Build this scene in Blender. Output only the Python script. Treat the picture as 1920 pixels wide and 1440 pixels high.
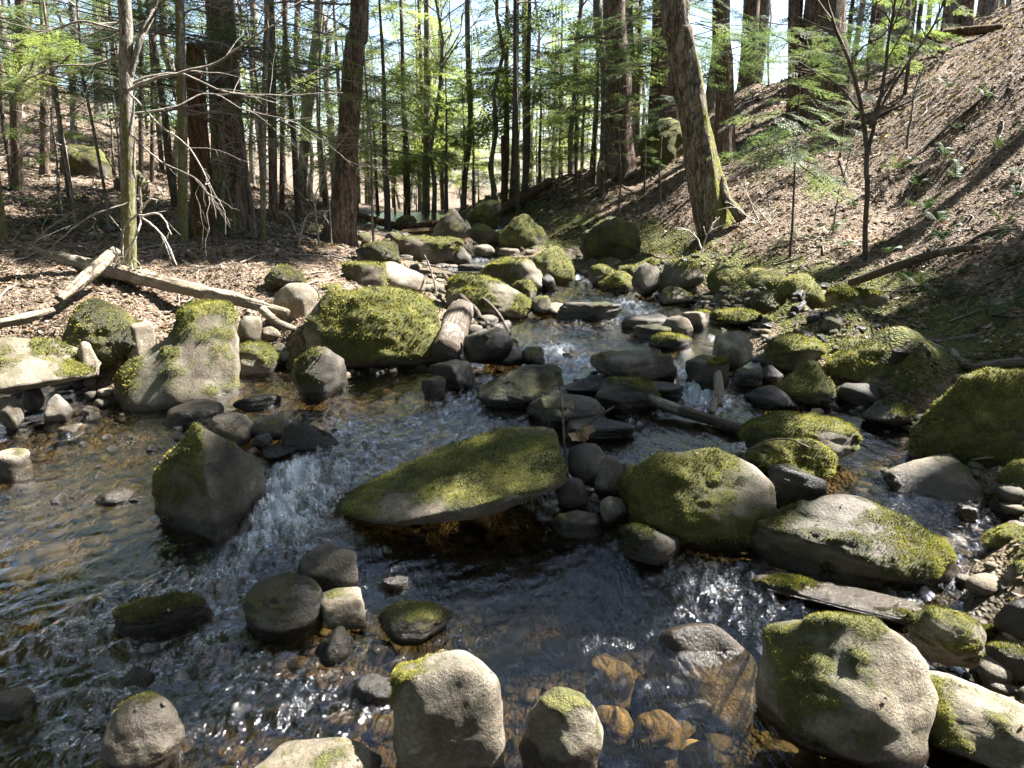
import bpy, bmesh, math, random
import numpy as np
from mathutils import Vector

for _o in list(bpy.data.objects):
    bpy.data.objects.remove(_o)
SC = bpy.context.scene
COL = SC.collection
R = math.radians

# ------------------------------------------------------------------ camera, sky, sun, exposure
CAM_Z, PITCH, FPX = 1.70, R(15.0), 1450.0
cam = bpy.data.objects.new('camera', bpy.data.cameras.new('camera'))
COL.objects.link(cam)
cam.location = (0, 0, CAM_Z)
cam.rotation_euler = (math.pi / 2 - PITCH, 0, 0)
cam.data.sensor_width = 36.0
cam.data.lens = 36.0 * FPX / 1920.0
cam.data.clip_start = 0.05
cam.data.clip_end = 1000.0
SC.camera = cam

SUN_AZ, SUN_EL = R(68.0), R(51.0)          # azimuth measured from straight ahead (+Y) towards the right (+X)
SUN_DIR = np.array([math.sin(SUN_AZ) * math.cos(SUN_EL), math.cos(SUN_AZ) * math.cos(SUN_EL), math.sin(SUN_EL)])
world = bpy.data.worlds.new('World')
SC.world = world
world.use_nodes = True
wn = world.node_tree
wn.nodes.clear()
_sky = wn.nodes.new('ShaderNodeTexSky')
_sky.sky_type = 'NISHITA'
_sky.sun_disc = False
_sky.sun_elevation = SUN_EL
_sky.sun_rotation = SUN_AZ
_sky.air_density = 1.0
_sky.dust_density = 1.0
_bg = wn.nodes.new('ShaderNodeBackground')
_bg.inputs['Strength'].default_value = 0.05
_wo = wn.nodes.new('ShaderNodeOutputWorld')
wn.links.new(_sky.outputs[0], _bg.inputs[0])
wn.links.new(_bg.outputs[0], _wo.inputs[0])

sun = bpy.data.objects.new('sun', bpy.data.lights.new('sun', 'SUN'))
COL.objects.link(sun)
sun.data.energy = 5.0
sun.data.angle = R(0.55)
sun.data.color = (1.0, 0.965, 0.91)
sun.rotation_euler = Vector(SUN_DIR).to_track_quat('Z', 'Y').to_euler()
sun.location = (20, 20, 30)

SC.view_settings.view_transform = 'Standard'
SC.view_settings.look = 'None'
SC.view_settings.exposure = 2.75
SC.view_settings.gamma = 1.0
SC.view_settings.use_curve_mapping = False
SC.render.engine = 'CYCLES'
SC.cycles.use_denoising = True
SC.cycles.use_adaptive_sampling = True
SC.cycles.adaptive_threshold = 0.02
SC.cycles.max_bounces = 8
SC.cycles.diffuse_bounces = 3
SC.cycles.glossy_bounces = 3
SC.cycles.transmission_bounces = 4
SC.cycles.transparent_max_bounces = 8
SC.cycles.sample_clamp_indirect = 6.0
SC.cycles.caustics_reflective = False
SC.cycles.caustics_refractive = False

# ------------------------------------------------------------------ numbers and noise
rng = np.random.default_rng(11)
CP, SP = math.cos(PITCH), math.sin(PITCH)

def ray(px, py):
    a, b = (px - 960.0) / FPX, (py - 720.0) / FPX
    return np.array([a, CP - b * SP, -SP - b * CP])

def at_z(px, py, z):
    d = ray(px, py)
    t = (z - CAM_Z) / d[2]
    return np.array([0, 0, CAM_Z]) + t * d

def at_y(px, py, y):
    d = ray(px, py)
    return np.array([0, 0, CAM_Z]) + (y / d[1]) * d

def proj(P):
    P = np.atleast_2d(P)
    x, y, z = P[:, 0], P[:, 1], P[:, 2] - CAM_Z
    dep = y * CP - z * SP
    up = y * SP + z * CP
    return 960 + FPX * x / dep, 720 - FPX * up / dep, dep

_perm = np.random.default_rng(5).permutation(256)
_perm = np.concatenate([_perm, _perm, _perm])
_g = np.random.default_rng(6).normal(size=(256, 3))
_g /= np.linalg.norm(_g, axis=1)[:, None]

def noise(P):
    P = np.asarray(P, float)
    i = np.floor(P).astype(int)
    f = P - i
    i &= 255
    u = f * f * f * (f * (f * 6 - 15) + 10)
    out = 0
    for dx in (0, 1):
        wx = u[:, 0] if dx else 1 - u[:, 0]
        for dy in (0, 1):
            wy = u[:, 1] if dy else 1 - u[:, 1]
            for dz in (0, 1):
                wz = u[:, 2] if dz else 1 - u[:, 2]
                h = _perm[_perm[_perm[i[:, 0] + dx] + i[:, 1] + dy] + i[:, 2] + dz]
                g = _g[h]
                out = out + wx * wy * wz * (g[:, 0] * (f[:, 0] - dx) + g[:, 1] * (f[:, 1] - dy) + g[:, 2] * (f[:, 2] - dz))
    return out * 1.5

def fbm(P, oct=4, gain=0.5, lac=2.1):
    P = np.asarray(P, float)
    a, s = 1.0, 0
    for k in range(oct):
        s = s + a * noise(P + 17.3 * k)
        P = P * lac
        a *= gain
    return s

def sstep(a, b, x):
    t = np.clip((x - a) / (b - a), 0, 1)
    return t * t * (3 - 2 * t)

# ------------------------------------------------------------------ objects
def mesh_data(name, V, F, mats=(), attrs=None, smooth=True, fmat=None):
    """V (n,3); F an (m,3) or (m,4) int array, or a list of such arrays."""
    me = bpy.data.meshes.new(name)
    Fs = [np.asarray(f, np.int32) for f in (F if isinstance(F, list) else [F]) if len(f)]
    V = np.asarray(V, np.float32)
    me.vertices.add(len(V))
    me.vertices.foreach_set('co', V.ravel())
    idx = np.concatenate([f.ravel() for f in Fs])
    cnt = np.concatenate([np.full(len(f), f.shape[1], np.int32) for f in Fs])
    me.loops.add(len(idx))
    me.loops.foreach_set('vertex_index', idx)
    me.polygons.add(len(cnt))
    st = np.zeros(len(cnt), np.int32)
    st[1:] = np.cumsum(cnt)[:-1]
    me.polygons.foreach_set('loop_start', st)
    me.polygons.foreach_set('loop_total', cnt)
    me.polygons.foreach_set('use_smooth', np.full(len(cnt), bool(smooth)))
    for m in mats:
        me.materials.append(m)
    if fmat is not None:
        me.polygons.foreach_set('material_index', np.asarray(fmat, np.int32))
    me.update(calc_edges=True)
    for k, a in (attrs or {}).items():
        a = np.asarray(a, np.float32)
        if a.ndim == 1:
            me.attributes.new(k, 'FLOAT', 'POINT').data.foreach_set('value', a)
        else:
            b = np.ones((len(a), 4), np.float32)
            b[:, :3] = a
            me.attributes.new(k, 'FLOAT_COLOR', 'POINT').data.foreach_set('color', b.ravel())
    return me

def link(name, data, parent=None, loc=None, rz=None, scale=None):
    o = bpy.data.objects.new(name, data)
    COL.objects.link(o)
    if parent is not None:
        o.parent = parent
    if loc is not None:
        o.location = [float(v) for v in loc]
    if rz is not None:
        o.rotation_euler = (0, 0, rz) if not hasattr(rz, '__len__') else rz
    if scale is not None:
        o.scale = (scale,) * 3 if not hasattr(scale, '__len__') else scale
    return o

def tag(o, label=None, cat=None, group=None, kind=None):
    for k, v in (('label', label), ('category', cat), ('group', group), ('kind', kind)):
        if v:
            o[k] = v
    return o

ORD = ['first', 'second', 'third', 'fourth', 'fifth', 'sixth', 'seventh', 'eighth', 'ninth', 'tenth', 'eleventh', 'twelfth',
       'thirteenth', 'fourteenth', 'fifteenth', 'sixteenth', 'seventeenth', 'eighteenth', 'nineteenth', 'twentieth']
def ordinal(n):
    n += 1
    if n <= 20:
        return ORD[n - 1]
    tens = {2: 'twenty', 3: 'thirty', 4: 'forty', 5: 'fifty', 6: 'sixty', 7: 'seventy', 8: 'eighty', 9: 'ninety'}
    if n > 100:
        return 'hundred-and-' + ordinal(n - 101)
    if n == 100:
        return 'hundredth'
    t, u = divmod(n, 10)
    if u == 0:
        return tens[t][:-1] + 'ieth'
    return tens[t] + '-' + ORD[u - 1]

class MB:
    """collects pieces of one mesh"""
    def __init__(s):
        s.V, s.T, s.Q, s.C, s.n = [], [], [], [], 0
    def add(s, V, F, c=None):
        V = np.asarray(V, float)
        F = np.asarray(F, np.int64)
        if len(F) == 0:
            return
        s.V.append(V)
        (s.T if F.shape[1] == 3 else s.Q).append(F + s.n)
        if c is not None:
            s.C.append(np.asarray(c, float) if np.ndim(c) > 1 or len(np.atleast_1d(c)) == len(V) and np.ndim(c) == 1 and len(V) != 3 else np.tile(c, (len(V), 1)))
        s.n += len(V)
    def data(s, name, mat, smooth=True, attr=None, extra=None):
        F = []
        if s.T: F.append(np.concatenate(s.T))
        if s.Q: F.append(np.concatenate(s.Q))
        A = dict(extra or {})
        if attr and s.C:
            A[attr] = np.concatenate(s.C)
        return mesh_data(name, np.concatenate(s.V), F, [mat], A, smooth)

def tube(P, rad, n=6, cap=True, wob=0.0, seed=0):
    """quads along polyline P (k,3) with radii rad (k,)"""
    P = np.asarray(P, float)
    k = len(P)
    rad = np.broadcast_to(np.asarray(rad, float), (k,))
    T = np.gradient(P, axis=0)
    T /= np.linalg.norm(T, axis=1)[:, None] + 1e-9
    ref = np.array([0.31, 0.17, 0.93]) if abs(T[0] @ np.array([.31, .17, .93])) < 0.9 else np.array([0.9, 0.3, 0.1])
    U = np.cross(T, ref)
    U /= np.linalg.norm(U, axis=1)[:, None] + 1e-9
    W = np.cross(T, U)
    a = np.linspace(0, 2 * math.pi, n, endpoint=False)
    ring = U[:, None, :] * np.cos(a)[None, :, None] + W[:, None, :] * np.sin(a)[None, :, None]
    rr = rad[:, None]
    if wob:
        q = np.stack([np.tile(np.cos(a) * 1.5, (k, 1)), np.tile(np.sin(a) * 1.5, (k, 1)), np.tile(np.arange(k)[:, None] * .35, (1, n))], -1).reshape(-1, 3) + seed * 7.1
        rr = rr * (1 + wob * fbm(q, 3).reshape(k, n))
    V = P[:, None, :] + ring * (rr[..., None] if np.ndim(rr) == 2 else rr)
    V = V.reshape(-1, 3)
    i = np.arange(k - 1)[:, None] * n
    j = np.arange(n)[None, :]
    j2 = (j + 1) % n
    Q = np.stack([i + j, i + j2, i + n + j2, i + n + j], -1).reshape(-1, 4)
    if cap and n >= 4:
        V = np.concatenate([V, P[:1], P[-1:]])
        c0, c1 = k * n, k * n + 1
        jj = np.arange(n)
        tri = np.concatenate([np.stack([np.full(n, c0), (jj + 1) % n, jj], -1), np.stack([np.full(n, c1), (k - 1) * n + jj, (k - 1) * n + (jj + 1) % n], -1)])
        return V, Q, tri
    return V, Q, np.zeros((0, 3), int)

def smooth_path(P, k):
    """Catmull-Rom through P sampled at k points"""
    P = np.asarray(P, float)
    if len(P) == 2:
        t = np.linspace(0, 1, k)[:, None]
        return P[0] * (1 - t) + P[1] * t
    Q = np.concatenate([[2 * P[0] - P[1]], P, [2 * P[-1] - P[-2]]])
    s = np.linspace(0, len(P) - 1 - 1e-6, k)
    i = s.astype(int)
    t = (s - i)[:, None]
    a, b, c, d = Q[i], Q[i + 1], Q[i + 2], Q[i + 3]
    return 0.5 * (2 * b + (c - a) * t + (2 * a - 5 * b + 4 * c - d) * t ** 2 + (3 * b - a - 3 * c + d) * t ** 3)

# ------------------------------------------------------------------ materials
class NT:
    def __init__(s, name):
        s.m = bpy.data.materials.new(name)
        s.m.use_nodes = True
        s.t = s.m.node_tree
        s.t.nodes.clear()
        s.out = s.t.nodes.new('ShaderNodeOutputMaterial')
    def n(s, typ, ins=None, **kw):
        nd = s.t.nodes.new('ShaderNode' + typ)
        for k, v in kw.items():
            setattr(nd, k, v)
        for k, v in (ins or {}).items():
            s.put(nd.inputs[k], v)
        return nd
    def put(s, sock, v):
        if isinstance(v, bpy.types.NodeSocket):
            s.t.links.new(v, sock)
        elif isinstance(v, bpy.types.Node):
            s.t.links.new(v.outputs[0], sock)
        else:
            if sock.type == 'RGBA' and len(v) == 3:
                v = (*v, 1)
            sock.default_value = v
    def math(s, op, a, b=None, c=None, clamp=False):
        nd = s.n('Math', operation=op, use_clamp=clamp)
        for i, v in enumerate((a, b, c)):
            if v is not None:
                s.put(nd.inputs[i], v)
        return nd.outputs[0]
    def mix(s, f, a, b, blend='MIX'):
        nd = s.n('Mix', data_type='RGBA', blend_type=blend)
        s.put(nd.inputs[0], f)
        s.put(nd.inputs[6], a)
        s.put(nd.inputs[7], b)
        return nd.outputs[2]
    def ramp(s, f, stops, interp='LINEAR'):
        nd = s.n('ValToRGB')
        nd.color_ramp.interpolation = interp
        e = nd.color_ramp.elements
        while len(e) < len(stops):
            e.new(0.5)
        for i, (p, c) in enumerate(stops):
            e[i].position = p
            e[i].color = (*c, 1) if hasattr(c, '__len__') else (c, c, c, 1)
        s.put(nd.inputs[0], f)
        return nd.outputs[0]
    def noise(s, vec, scale, detail=4, rough=0.55, dist=0.0, out='Fac'):
        nd = s.n('TexNoise', {'Vector': vec, 'Scale': scale, 'Detail': detail, 'Roughness': rough, 'Distortion': dist})
        return nd.outputs[out]
    def vor(s, vec, scale, feature='F1', out='Distance', rand=1.0):
        nd = s.n('TexVoronoi', {'Vector': vec, 'Scale': scale, 'Randomness': rand}, feature=feature)
        return nd.outputs[out]
    def mapping(s, vec, scale=(1, 1, 1), loc=(0, 0, 0), rot=(0, 0, 0)):
        return s.n('Mapping', {'Vector': vec, 'Scale': scale, 'Location': loc, 'Rotation': rot}).outputs[0]
    def attr(s, name, out='Fac', typ='GEOMETRY'):
        return s.n('Attribute', attribute_name=name, attribute_type=typ).outputs[out]
    def bump(s, h, strength=0.5, dist=0.01, normal=None):
        ins = {'Height': h, 'Strength': strength, 'Distance': dist}
        if normal is not None:
            ins['Normal'] = normal
        return s.n('Bump', ins).outputs[0]
    def bsdf(s, col, rough=0.8, normal=None, spec=0.4, **kw):
        ins = {'Base Color': col, 'Roughness': rough, 'Specular IOR Level': spec}
        if normal is not None:
            ins['Normal'] = normal
        ins.update(kw)
        return s.n('BsdfPrincipled', ins).outputs[0]
    def done(s, sh):
        s.t.links.new(sh, s.out.inputs[0])
        return s.m

def rock_material():
    m = NT('rock')
    oi = m.n('ObjectInfo')
    tc = m.n('TexCoord').outputs['Object']
    rnd = oi.outputs['Random']
    vec = m.n('VectorMath', {0: tc, 1: m.n('CombineXYZ', {0: m.math('MULTIPLY', rnd, 31.0), 1: m.math('MULTIPLY', rnd, 17.0), 2: m.math('MULTIPLY', rnd, 11.0)}).outputs[0]}, operation='ADD').outputs[0]
    n1 = m.noise(vec, 3.0, 7, 0.68, 0.3)
    n2 = m.noise(vec, 13, 7, 0.7, 0.2)
    n3 = m.noise(vec, 85, 4, 0.75)
    n4 = m.noise(vec, 5.0, 6, 0.72, 0.9)
    n5 = m.noise(m.mapping(vec, (1, 1, .35), loc=(7, 3, 1)), 8.0, 6, 0.7, 0.5)
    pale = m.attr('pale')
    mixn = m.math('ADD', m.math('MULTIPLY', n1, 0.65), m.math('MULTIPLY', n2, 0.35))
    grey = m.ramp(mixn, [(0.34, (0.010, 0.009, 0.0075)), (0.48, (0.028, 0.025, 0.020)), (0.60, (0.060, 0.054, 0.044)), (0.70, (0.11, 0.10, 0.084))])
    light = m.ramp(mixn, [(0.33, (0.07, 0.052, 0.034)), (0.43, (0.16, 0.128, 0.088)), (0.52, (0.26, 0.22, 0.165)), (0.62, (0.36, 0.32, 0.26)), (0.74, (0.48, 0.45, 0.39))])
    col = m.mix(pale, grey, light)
    # iron and algae staining, dark run marks, speckle
    col = m.mix(m.ramp(n4, [(0.50, 0.0), (0.64, 0.6)]), col, m.mix(0.4, col, (0.12, 0.085, 0.05)))
    col = m.mix(m.ramp(n5, [(0.34, 0.65), (0.50, 0.0)]), col, m.mix(0.7, col, (0.045, 0.042, 0.024)))
    col = m.mix(0.75, col, m.ramp(n3, [(0.3, 0.24), (0.5, 0.5), (0.7, 0.82)]), 'OVERLAY')
    # pale lichen crusts
    lv = m.n('VectorMath', {0: vec, 1: m.n('VectorMath', {0: m.noise(vec, 10, 4, out='Color'), 'Scale': 0.16}, operation='SCALE').outputs[0]}, operation='ADD').outputs[0]
    li = m.ramp(m.math('ADD', m.vor(lv, 7.0), m.math('MULTIPLY', n2, 0.5)), [(0.40, 1.0), (0.50, 0.0)])
    li = m.math('MULTIPLY', li, m.ramp(m.noise(vec, 2.2, 3), [(0.48, 0.0), (0.62, 0.75)]))
    col = m.mix(m.math('MULTIPLY', li, m.math('ADD', 0.15, m.math('MULTIPLY', pale, 0.7))), col, (0.40, 0.415, 0.36))
    # moss: ragged mats over a thin green film
    at = m.attr('moss')
    film = m.ramp(m.math('ADD', at, m.math('MULTIPLY', m.math('SUBTRACT', n1, 0.5), 1.4)), [(0.15, 0.0), (0.6, 0.62)])
    col = m.mix(film, col, (0.062, 0.064, 0.024))
    ms = m.math('ADD', at, m.math('MULTIPLY', m.math('SUBTRACT', n2, 0.5), 1.5))
    ms = m.math('ADD', ms, m.math('MULTIPLY', m.math('SUBTRACT', n3, 0.5), 0.7))
    ms = m.ramp(ms, [(0.42, 0.0), (0.62, 1.0)])
    mossn = m.math('ADD', m.math('MULTIPLY', m.noise(vec, 9, 6, 0.75), 0.7), m.math('MULTIPLY', n3, 0.3))
    mosscol = m.ramp(mossn, [(0.30, (0.022, 0.025, 0.008)), (0.43, (0.060, 0.063, 0.016)), (0.55, (0.120, 0.117, 0.028)), (0.64, (0.195, 0.175, 0.050)), (0.74, (0.15, 0.105, 0.048))])
    col = m.mix(ms, col, mosscol)
    wet = m.attr('wet')
    col = m.mix(wet, col, m.mix(1.0, col, (0.20, 0.18, 0.15), 'MULTIPLY'))
    rough = m.math('SUBTRACT', 0.88, m.math('MULTIPLY', wet, m.math('ADD', 0.36, m.math('MULTIPLY', n2, 0.5))))
    h = m.math('ADD', m.math('MULTIPLY', n2, 0.55), m.math('MULTIPLY', n3, 0.5))
    h = m.math('ADD', h, m.math('MULTIPLY', m.math('MULTIPLY', ms, m.noise(vec, 150, 2, 0.8)), 1.1))
    return m.done(m.bsdf(col, rough, m.bump(h, 0.8, 0.02), 0.4))

def ground_material():
    m = NT('forest_floor')
    pos = m.n('NewGeometry').outputs['Position']
    bed, gm = m.attr('bed'), m.attr('moss')
    sl = m.mapping(pos, (1, 1, 1.6))
    v1 = m.n('TexVoronoi', {'Vector': sl, 'Scale': 30.0, 'Randomness': 1.0})
    v2 = m.n('TexVoronoi', {'Vector': m.mapping(sl, (1.3, .75, 1), rot=(0, 0, .7)), 'Scale': 48.0, 'Randomness': 1.0})
    r1 = m.n('SeparateColor', {0: v1.outputs['Color']}).outputs[0]
    r2 = m.n('SeparateColor', {0: v2.outputs['Color']}).outputs[1]
    big = m.noise(pos, 0.9, 4)
    leaf = [(0.0, (0.038, 0.025, 0.016)), (0.3, (0.088, 0.060, 0.039)), (0.55, (0.15, 0.108, 0.075)), (0.8, (0.235, 0.178, 0.130)), (1.0, (0.34, 0.275, 0.21))]
    col = m.mix(0.5, m.ramp(r1, leaf), m.ramp(r2, leaf))
    col = m.mix(m.ramp(big, [(0.35, 0.45), (0.6, 0.0)]), col, (0.075, 0.048, 0.03))
    fine = m.noise(pos, 45, 5, 0.7)
    mcol = m.ramp(m.noise(pos, 14, 6, 0.7), [(0.3, (0.026, 0.030, 0.010)), (0.5, (0.066, 0.070, 0.018)), (0.68, (0.14, 0.13, 0.034))])
    mm = m.ramp(m.math('ADD', gm, m.math('MULTIPLY', m.math('SUBTRACT', m.noise(pos, 5, 5, 0.65), 0.5), 1.1)), [(0.42, 0.0), (0.56, 1.0)])
    col = m.mix(mm, col, mcol)
    # bed of the stream: silt, sand and cobble under tea-coloured water
    c1 = m.n('TexVoronoi', {'Vector': pos, 'Scale': 11.0, 'Randomness': 1.0})
    rc = m.n('SeparateColor', {0: c1.outputs['Color']}).outputs[0]
    bcol = m.ramp(rc, [(0.0, (0.025, 0.023, 0.018)), (0.4, (0.060, 0.053, 0.036)), (0.7, (0.105, 0.09, 0.06)), (1.0, (0.22, 0.195, 0.145))])
    bcol = m.mix(m.ramp(m.noise(pos, 3.2, 4), [(0.46, 0.0), (0.64, 0.8)]), bcol, (0.15, 0.105, 0.045))
    bcol = m.mix(m.ramp(m.noise(pos, 1.3, 3), [(0.5, 0.0), (0.62, 0.6)]), bcol, (0.055, 0.06, 0.028))
    col = m.mix(bed, col, bcol)
    wet = m.attr('wet')
    col = m.mix(wet, col, m.mix(1.0, col, (0.4, 0.37, 0.33), 'MULTIPLY'))
    h = m.math('ADD', m.math('MULTIPLY', v1.outputs['Distance'], -1.0), m.math('MULTIPLY', v2.outputs['Distance'], -0.7))
    h = m.math('ADD', h, m.math('MULTIPLY', fine, 0.5))
    return m.done(m.bsdf(col, m.math('SUBTRACT', 0.9, m.math('MULTIPLY', wet, 0.4)), m.bump(h, 0.9, 0.03), 0.25))

def water_material():
    m = NT('stream_water')
    pos = m.n('NewGeometry').outputs['Position']
    turb, foam = m.attr('turb'), m.attr('foam')
    uv = m.n('CombineXYZ', {0: m.attr('fu'), 1: m.attr('fv'), 2: 0.0}).outputs[0]
    a = m.noise(m.mapping(uv, (22, 9, 1)), 1.0, 4, 0.6, 0.4)
    b = m.noise(m.mapping(pos, (27, 17, 20)), 1.0, 3, 0.55, 0.8)
    c = m.noise(pos, 105, 3, 0.6)
    h = m.math('ADD', m.math('MULTIPLY', a, 0.9), m.math('MULTIPLY', b, 0.55))
    h = m.math('ADD', h, m.math('MULTIPLY', c, m.math('MULTIPLY', turb, 0.20)))
    st = m.math('ADD', 0.22, m.math('MULTIPLY', turb, 0.85))
    nrm = m.n('Bump', {'Height': h, 'Strength': st, 'Distance': 0.028}).outputs[0]
    fres = m.n('Fresnel', {'IOR': 1.36, 'Normal': nrm}).outputs[0]
    gl = m.n('BsdfGlossy', {'Color': (1, 1, 1), 'Roughness': 0.045, 'Normal': nrm}).outputs[0]
    tr = m.n('BsdfTransparent', {'Color': (0.75, 0.645, 0.43)}).outputs[0]
    sh = m.n('MixShader', {0: m.math('MULTIPLY', fres, 2.4, clamp=True), 1: tr, 2: gl}).outputs[0]
    # air bubbles and broken water where the stream tumbles
    fn = m.noise(m.mapping(uv, (30, 9, 1)), 1.0, 8, 0.78, 0.8)
    fp = m.noise(pos, 120, 6, 0.8, 0.3)
    ff = m.math('ADD', m.math('MULTIPLY', fn, 0.5), m.math('MULTIPLY', fp, 0.6))
    ff = m.math('ADD', ff, m.math('MULTIPLY', foam, 0.40))
    ff = m.ramp(ff, [(0.75, 0.0), (0.85, 0.45), (0.95, 0.95)])
    ff = m.math('MULTIPLY', ff, m.math('MULTIPLY', foam, 2.2, clamp=True))
    fb = m.n('BsdfPrincipled', {'Base Color': (0.66, 0.71, 0.76, 1), 'Roughness': 0.3, 'Normal': nrm}).outputs[0]
    sh = m.n('MixShader', {0: ff, 1: sh, 2: fb}).outputs[0]
    return m.done(sh)

def bark_material(name, dark, mid, light, furrow=(26, 26, 3.2), moss=0.0, lichen=0.2, bump=0.9):
    m = NT(name)
    oi = m.n('ObjectInfo').outputs['Random']
    tc = m.n('TexCoord').outputs['Object']
    vec = m.n('VectorMath', {0: tc, 1: m.n('CombineXYZ', {0: m.math('MULTIPLY', oi, 13.0), 1: m.math('MULTIPLY', oi, 29.0), 2: m.math('MULTIPLY', oi, 7.0)}).outputs[0]}, operation='ADD').outputs[0]
    w = m.n('VectorMath', {0: vec, 1: m.n('VectorMath', {0: m.noise(vec, 6, 3, out='Color'), 'Scale': 0.14}, operation='SCALE').outputs[0]}, operation='ADD').outputs[0]
    s = m.mapping(w, furrow)
    d = m.n('TexVoronoi', {'Vector': s, 'Scale': 1.0, 'Randomness': 1.0}, feature='DISTANCE_TO_EDGE').outputs['Distance']
    n1 = m.noise(m.mapping(vec, (14, 14, 3)), 1.0, 6, 0.65)
    n2 = m.noise(vec, 60, 4, 0.7)
    rg = m.math('ABSOLUTE', m.math('SUBTRACT', m.noise(m.mapping(w, (furrow[0] * .8, furrow[1] * .8, furrow[2] * .5)), 1.0, 5, 0.6, 0.4), 0.5))
    f = m.math('ADD', m.math('MULTIPLY', m.math('MINIMUM', d, 0.3), 0.9), m.math('MULTIPLY', m.math('MINIMUM', rg, 0.2), 2.6))
    f = m.math('ADD', f, m.math('MULTIPLY', m.math('SUBTRACT', n1, 0.5), 0.9))
    col = m.ramp(f, [(0.05, dark), (0.35, mid), (0.75, light)])
    col = m.mix(0.4, col, m.ramp(n2, [(0.3, 0.3), (0.7, 0.75)]), 'OVERLAY')
    lc = m.ramp(m.noise(vec, 5, 5, 0.7), [(0.55, 0.0), (0.68, 1.0)])
    col = m.mix(m.math('MULTIPLY', lc, lichen), col, (0.33, 0.35, 0.30))
    if moss:
        mk = m.attr('moss')
        mk = m.ramp(m.math('ADD', mk, m.math('MULTIPLY', m.math('SUBTRACT', m.noise(vec, 12, 5, 0.7), 0.5), 1.0)), [(0.45, 0.0), (0.6, 1.0)])
        col = m.mix(m.math('MULTIPLY', mk, moss), col, m.ramp(m.noise(vec, 40, 4), [(0.3, (0.06, 0.07, 0.012)), (0.7, (0.19, 0.18, 0.035))]))
    h = m.math('ADD', f, m.math('MULTIPLY', n2, 0.3))
    return m.done(m.bsdf(col, 0.9, m.bump(h, bump, 0.02), 0.2))

def leaf_material(name, ramp, trans=0.45, attr=None, rough=0.55, spec=0.3):
    m = NT(name)
    if attr:
        col = m.attr(attr, 'Color')
    else:
        pos = m.n('NewGeometry').outputs['Position']
        rnd = m.n('ObjectInfo').outputs['Random']
        f = m.math('ADD', m.noise(pos, 2.3, 4, 0.6), m.math('MULTIPLY', m.math('SUBTRACT', rnd, 0.5), 0.3))
        col = m.ramp(f, ramp)
    p = m.bsdf(col, rough, None, spec)
    t = m.n('BsdfTranslucent', {'Color': m.mix(1.0, col, (1.35, 1.4, 0.85), 'MULTIPLY')}).outputs[0]
    return m.done(m.n('MixShader', {0: trans, 1: p, 2: t}).outputs[0])

def wood_material(name, a, b, c, scale=(30, 30, 30), grain=False, bark=None):
    m = NT(name)
    tc = m.n('TexCoord').outputs['Object']
    rnd = m.n('ObjectInfo').outputs['Random']
    vec = m.n('VectorMath', {0: tc, 1: m.n('CombineXYZ', {0: m.math('MULTIPLY', rnd, 13.0), 1: rnd, 2: m.math('MULTIPLY', rnd, 5.0)}).outputs[0]}, operation='ADD').outputs[0]
    n1 = m.noise(vec, 5, 6, 0.7)
    if grain:
        g = m.n('CombineXYZ', {0: m.attr('lu'), 1: m.attr('lw'), 2: m.attr('lv')}).outputs[0]
        n2 = m.noise(m.mapping(g, (60, 60, 4)), 1.0, 6, 0.7, 0.6)
    else:
        n2 = m.noise(m.mapping(vec, scale), 1.0, 5, 0.7)
    n3 = m.noise(vec, 70, 3, 0.7)
    f = m.math('ADD', m.math('MULTIPLY', n1, 0.45), m.math('MULTIPLY', n2, 0.55))
    col = m.ramp(f, [(0.36, a), (0.5, b), (0.62, c)])
    col = m.mix(0.4, col, m.ramp(n3, [(0.3, 0.3), (0.7, 0.75)]), 'OVERLAY')
    h = m.math('ADD', n2, n1)
    if bark:
        k = m.ramp(m.noise(vec, 3.2, 6, 0.7, 0.4), [(0.47, 0.0), (0.53, 1.0)])
        col = m.mix(k, col, m.mix(n2, bark[0], bark[1]))
        h = m.math('ADD', h, m.math('MULTIPLY', k, 0.8))
    return m.done(m.bsdf(col, 0.88, m.bump(h, 0.9, 0.018), 0.2))

M_ROCK = rock_material()
M_GROUND = ground_material()
M_WATER = water_material()
M_HEMLOCK = bark_material('hemlock_bark', (0.045, 0.032, 0.024), (0.17, 0.122, 0.092), (0.33, 0.255, 0.205), moss=0.5, lichen=0.18)
M_GREYBARK = bark_material('grey_bark', (0.07, 0.06, 0.05), (0.23, 0.205, 0.175), (0.40, 0.37, 0.33), (34, 34, 6), moss=0.7, lichen=0.5, bump=0.6)
M_MOSSBARK = bark_material('shaggy_mossy_bark', (0.045, 0.035, 0.026), (0.17, 0.14, 0.11), (0.33, 0.285, 0.23), (20, 20, 4.5), moss=1.0, lichen=0.35)
M_SNAG = bark_material('rotten_wood', (0.028, 0.015, 0.009), (0.12, 0.068, 0.036), (0.24, 0.16, 0.09), (40, 40, 2.5), moss=0.3, lichen=0.05)
M_TWIG = wood_material('bare_twig', (0.10, 0.085, 0.07), (0.21, 0.185, 0.155), (0.34, 0.31, 0.27))
M_DARKTWIG = wood_material('dark_twig', (0.04, 0.031, 0.025), (0.088, 0.07, 0.057), (0.16, 0.135, 0.113))
M_LOG = wood_material('weathered_log', (0.045, 0.036, 0.028), (0.145, 0.12, 0.095), (0.31, 0.28, 0.24), grain=True, bark=((0.035, 0.027, 0.020), (0.13, 0.10, 0.076)))
M_PALELOG = wood_material('peeling_pale_log', (0.10, 0.072, 0.045), (0.27, 0.225, 0.165), (0.50, 0.455, 0.37), grain=True, bark=((0.12, 0.085, 0.05), (0.33, 0.29, 0.22)))
M_PALETWIG = wood_material('bleached_twig', (0.17, 0.145, 0.115), (0.32, 0.285, 0.235), (0.48, 0.44, 0.38))
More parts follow.
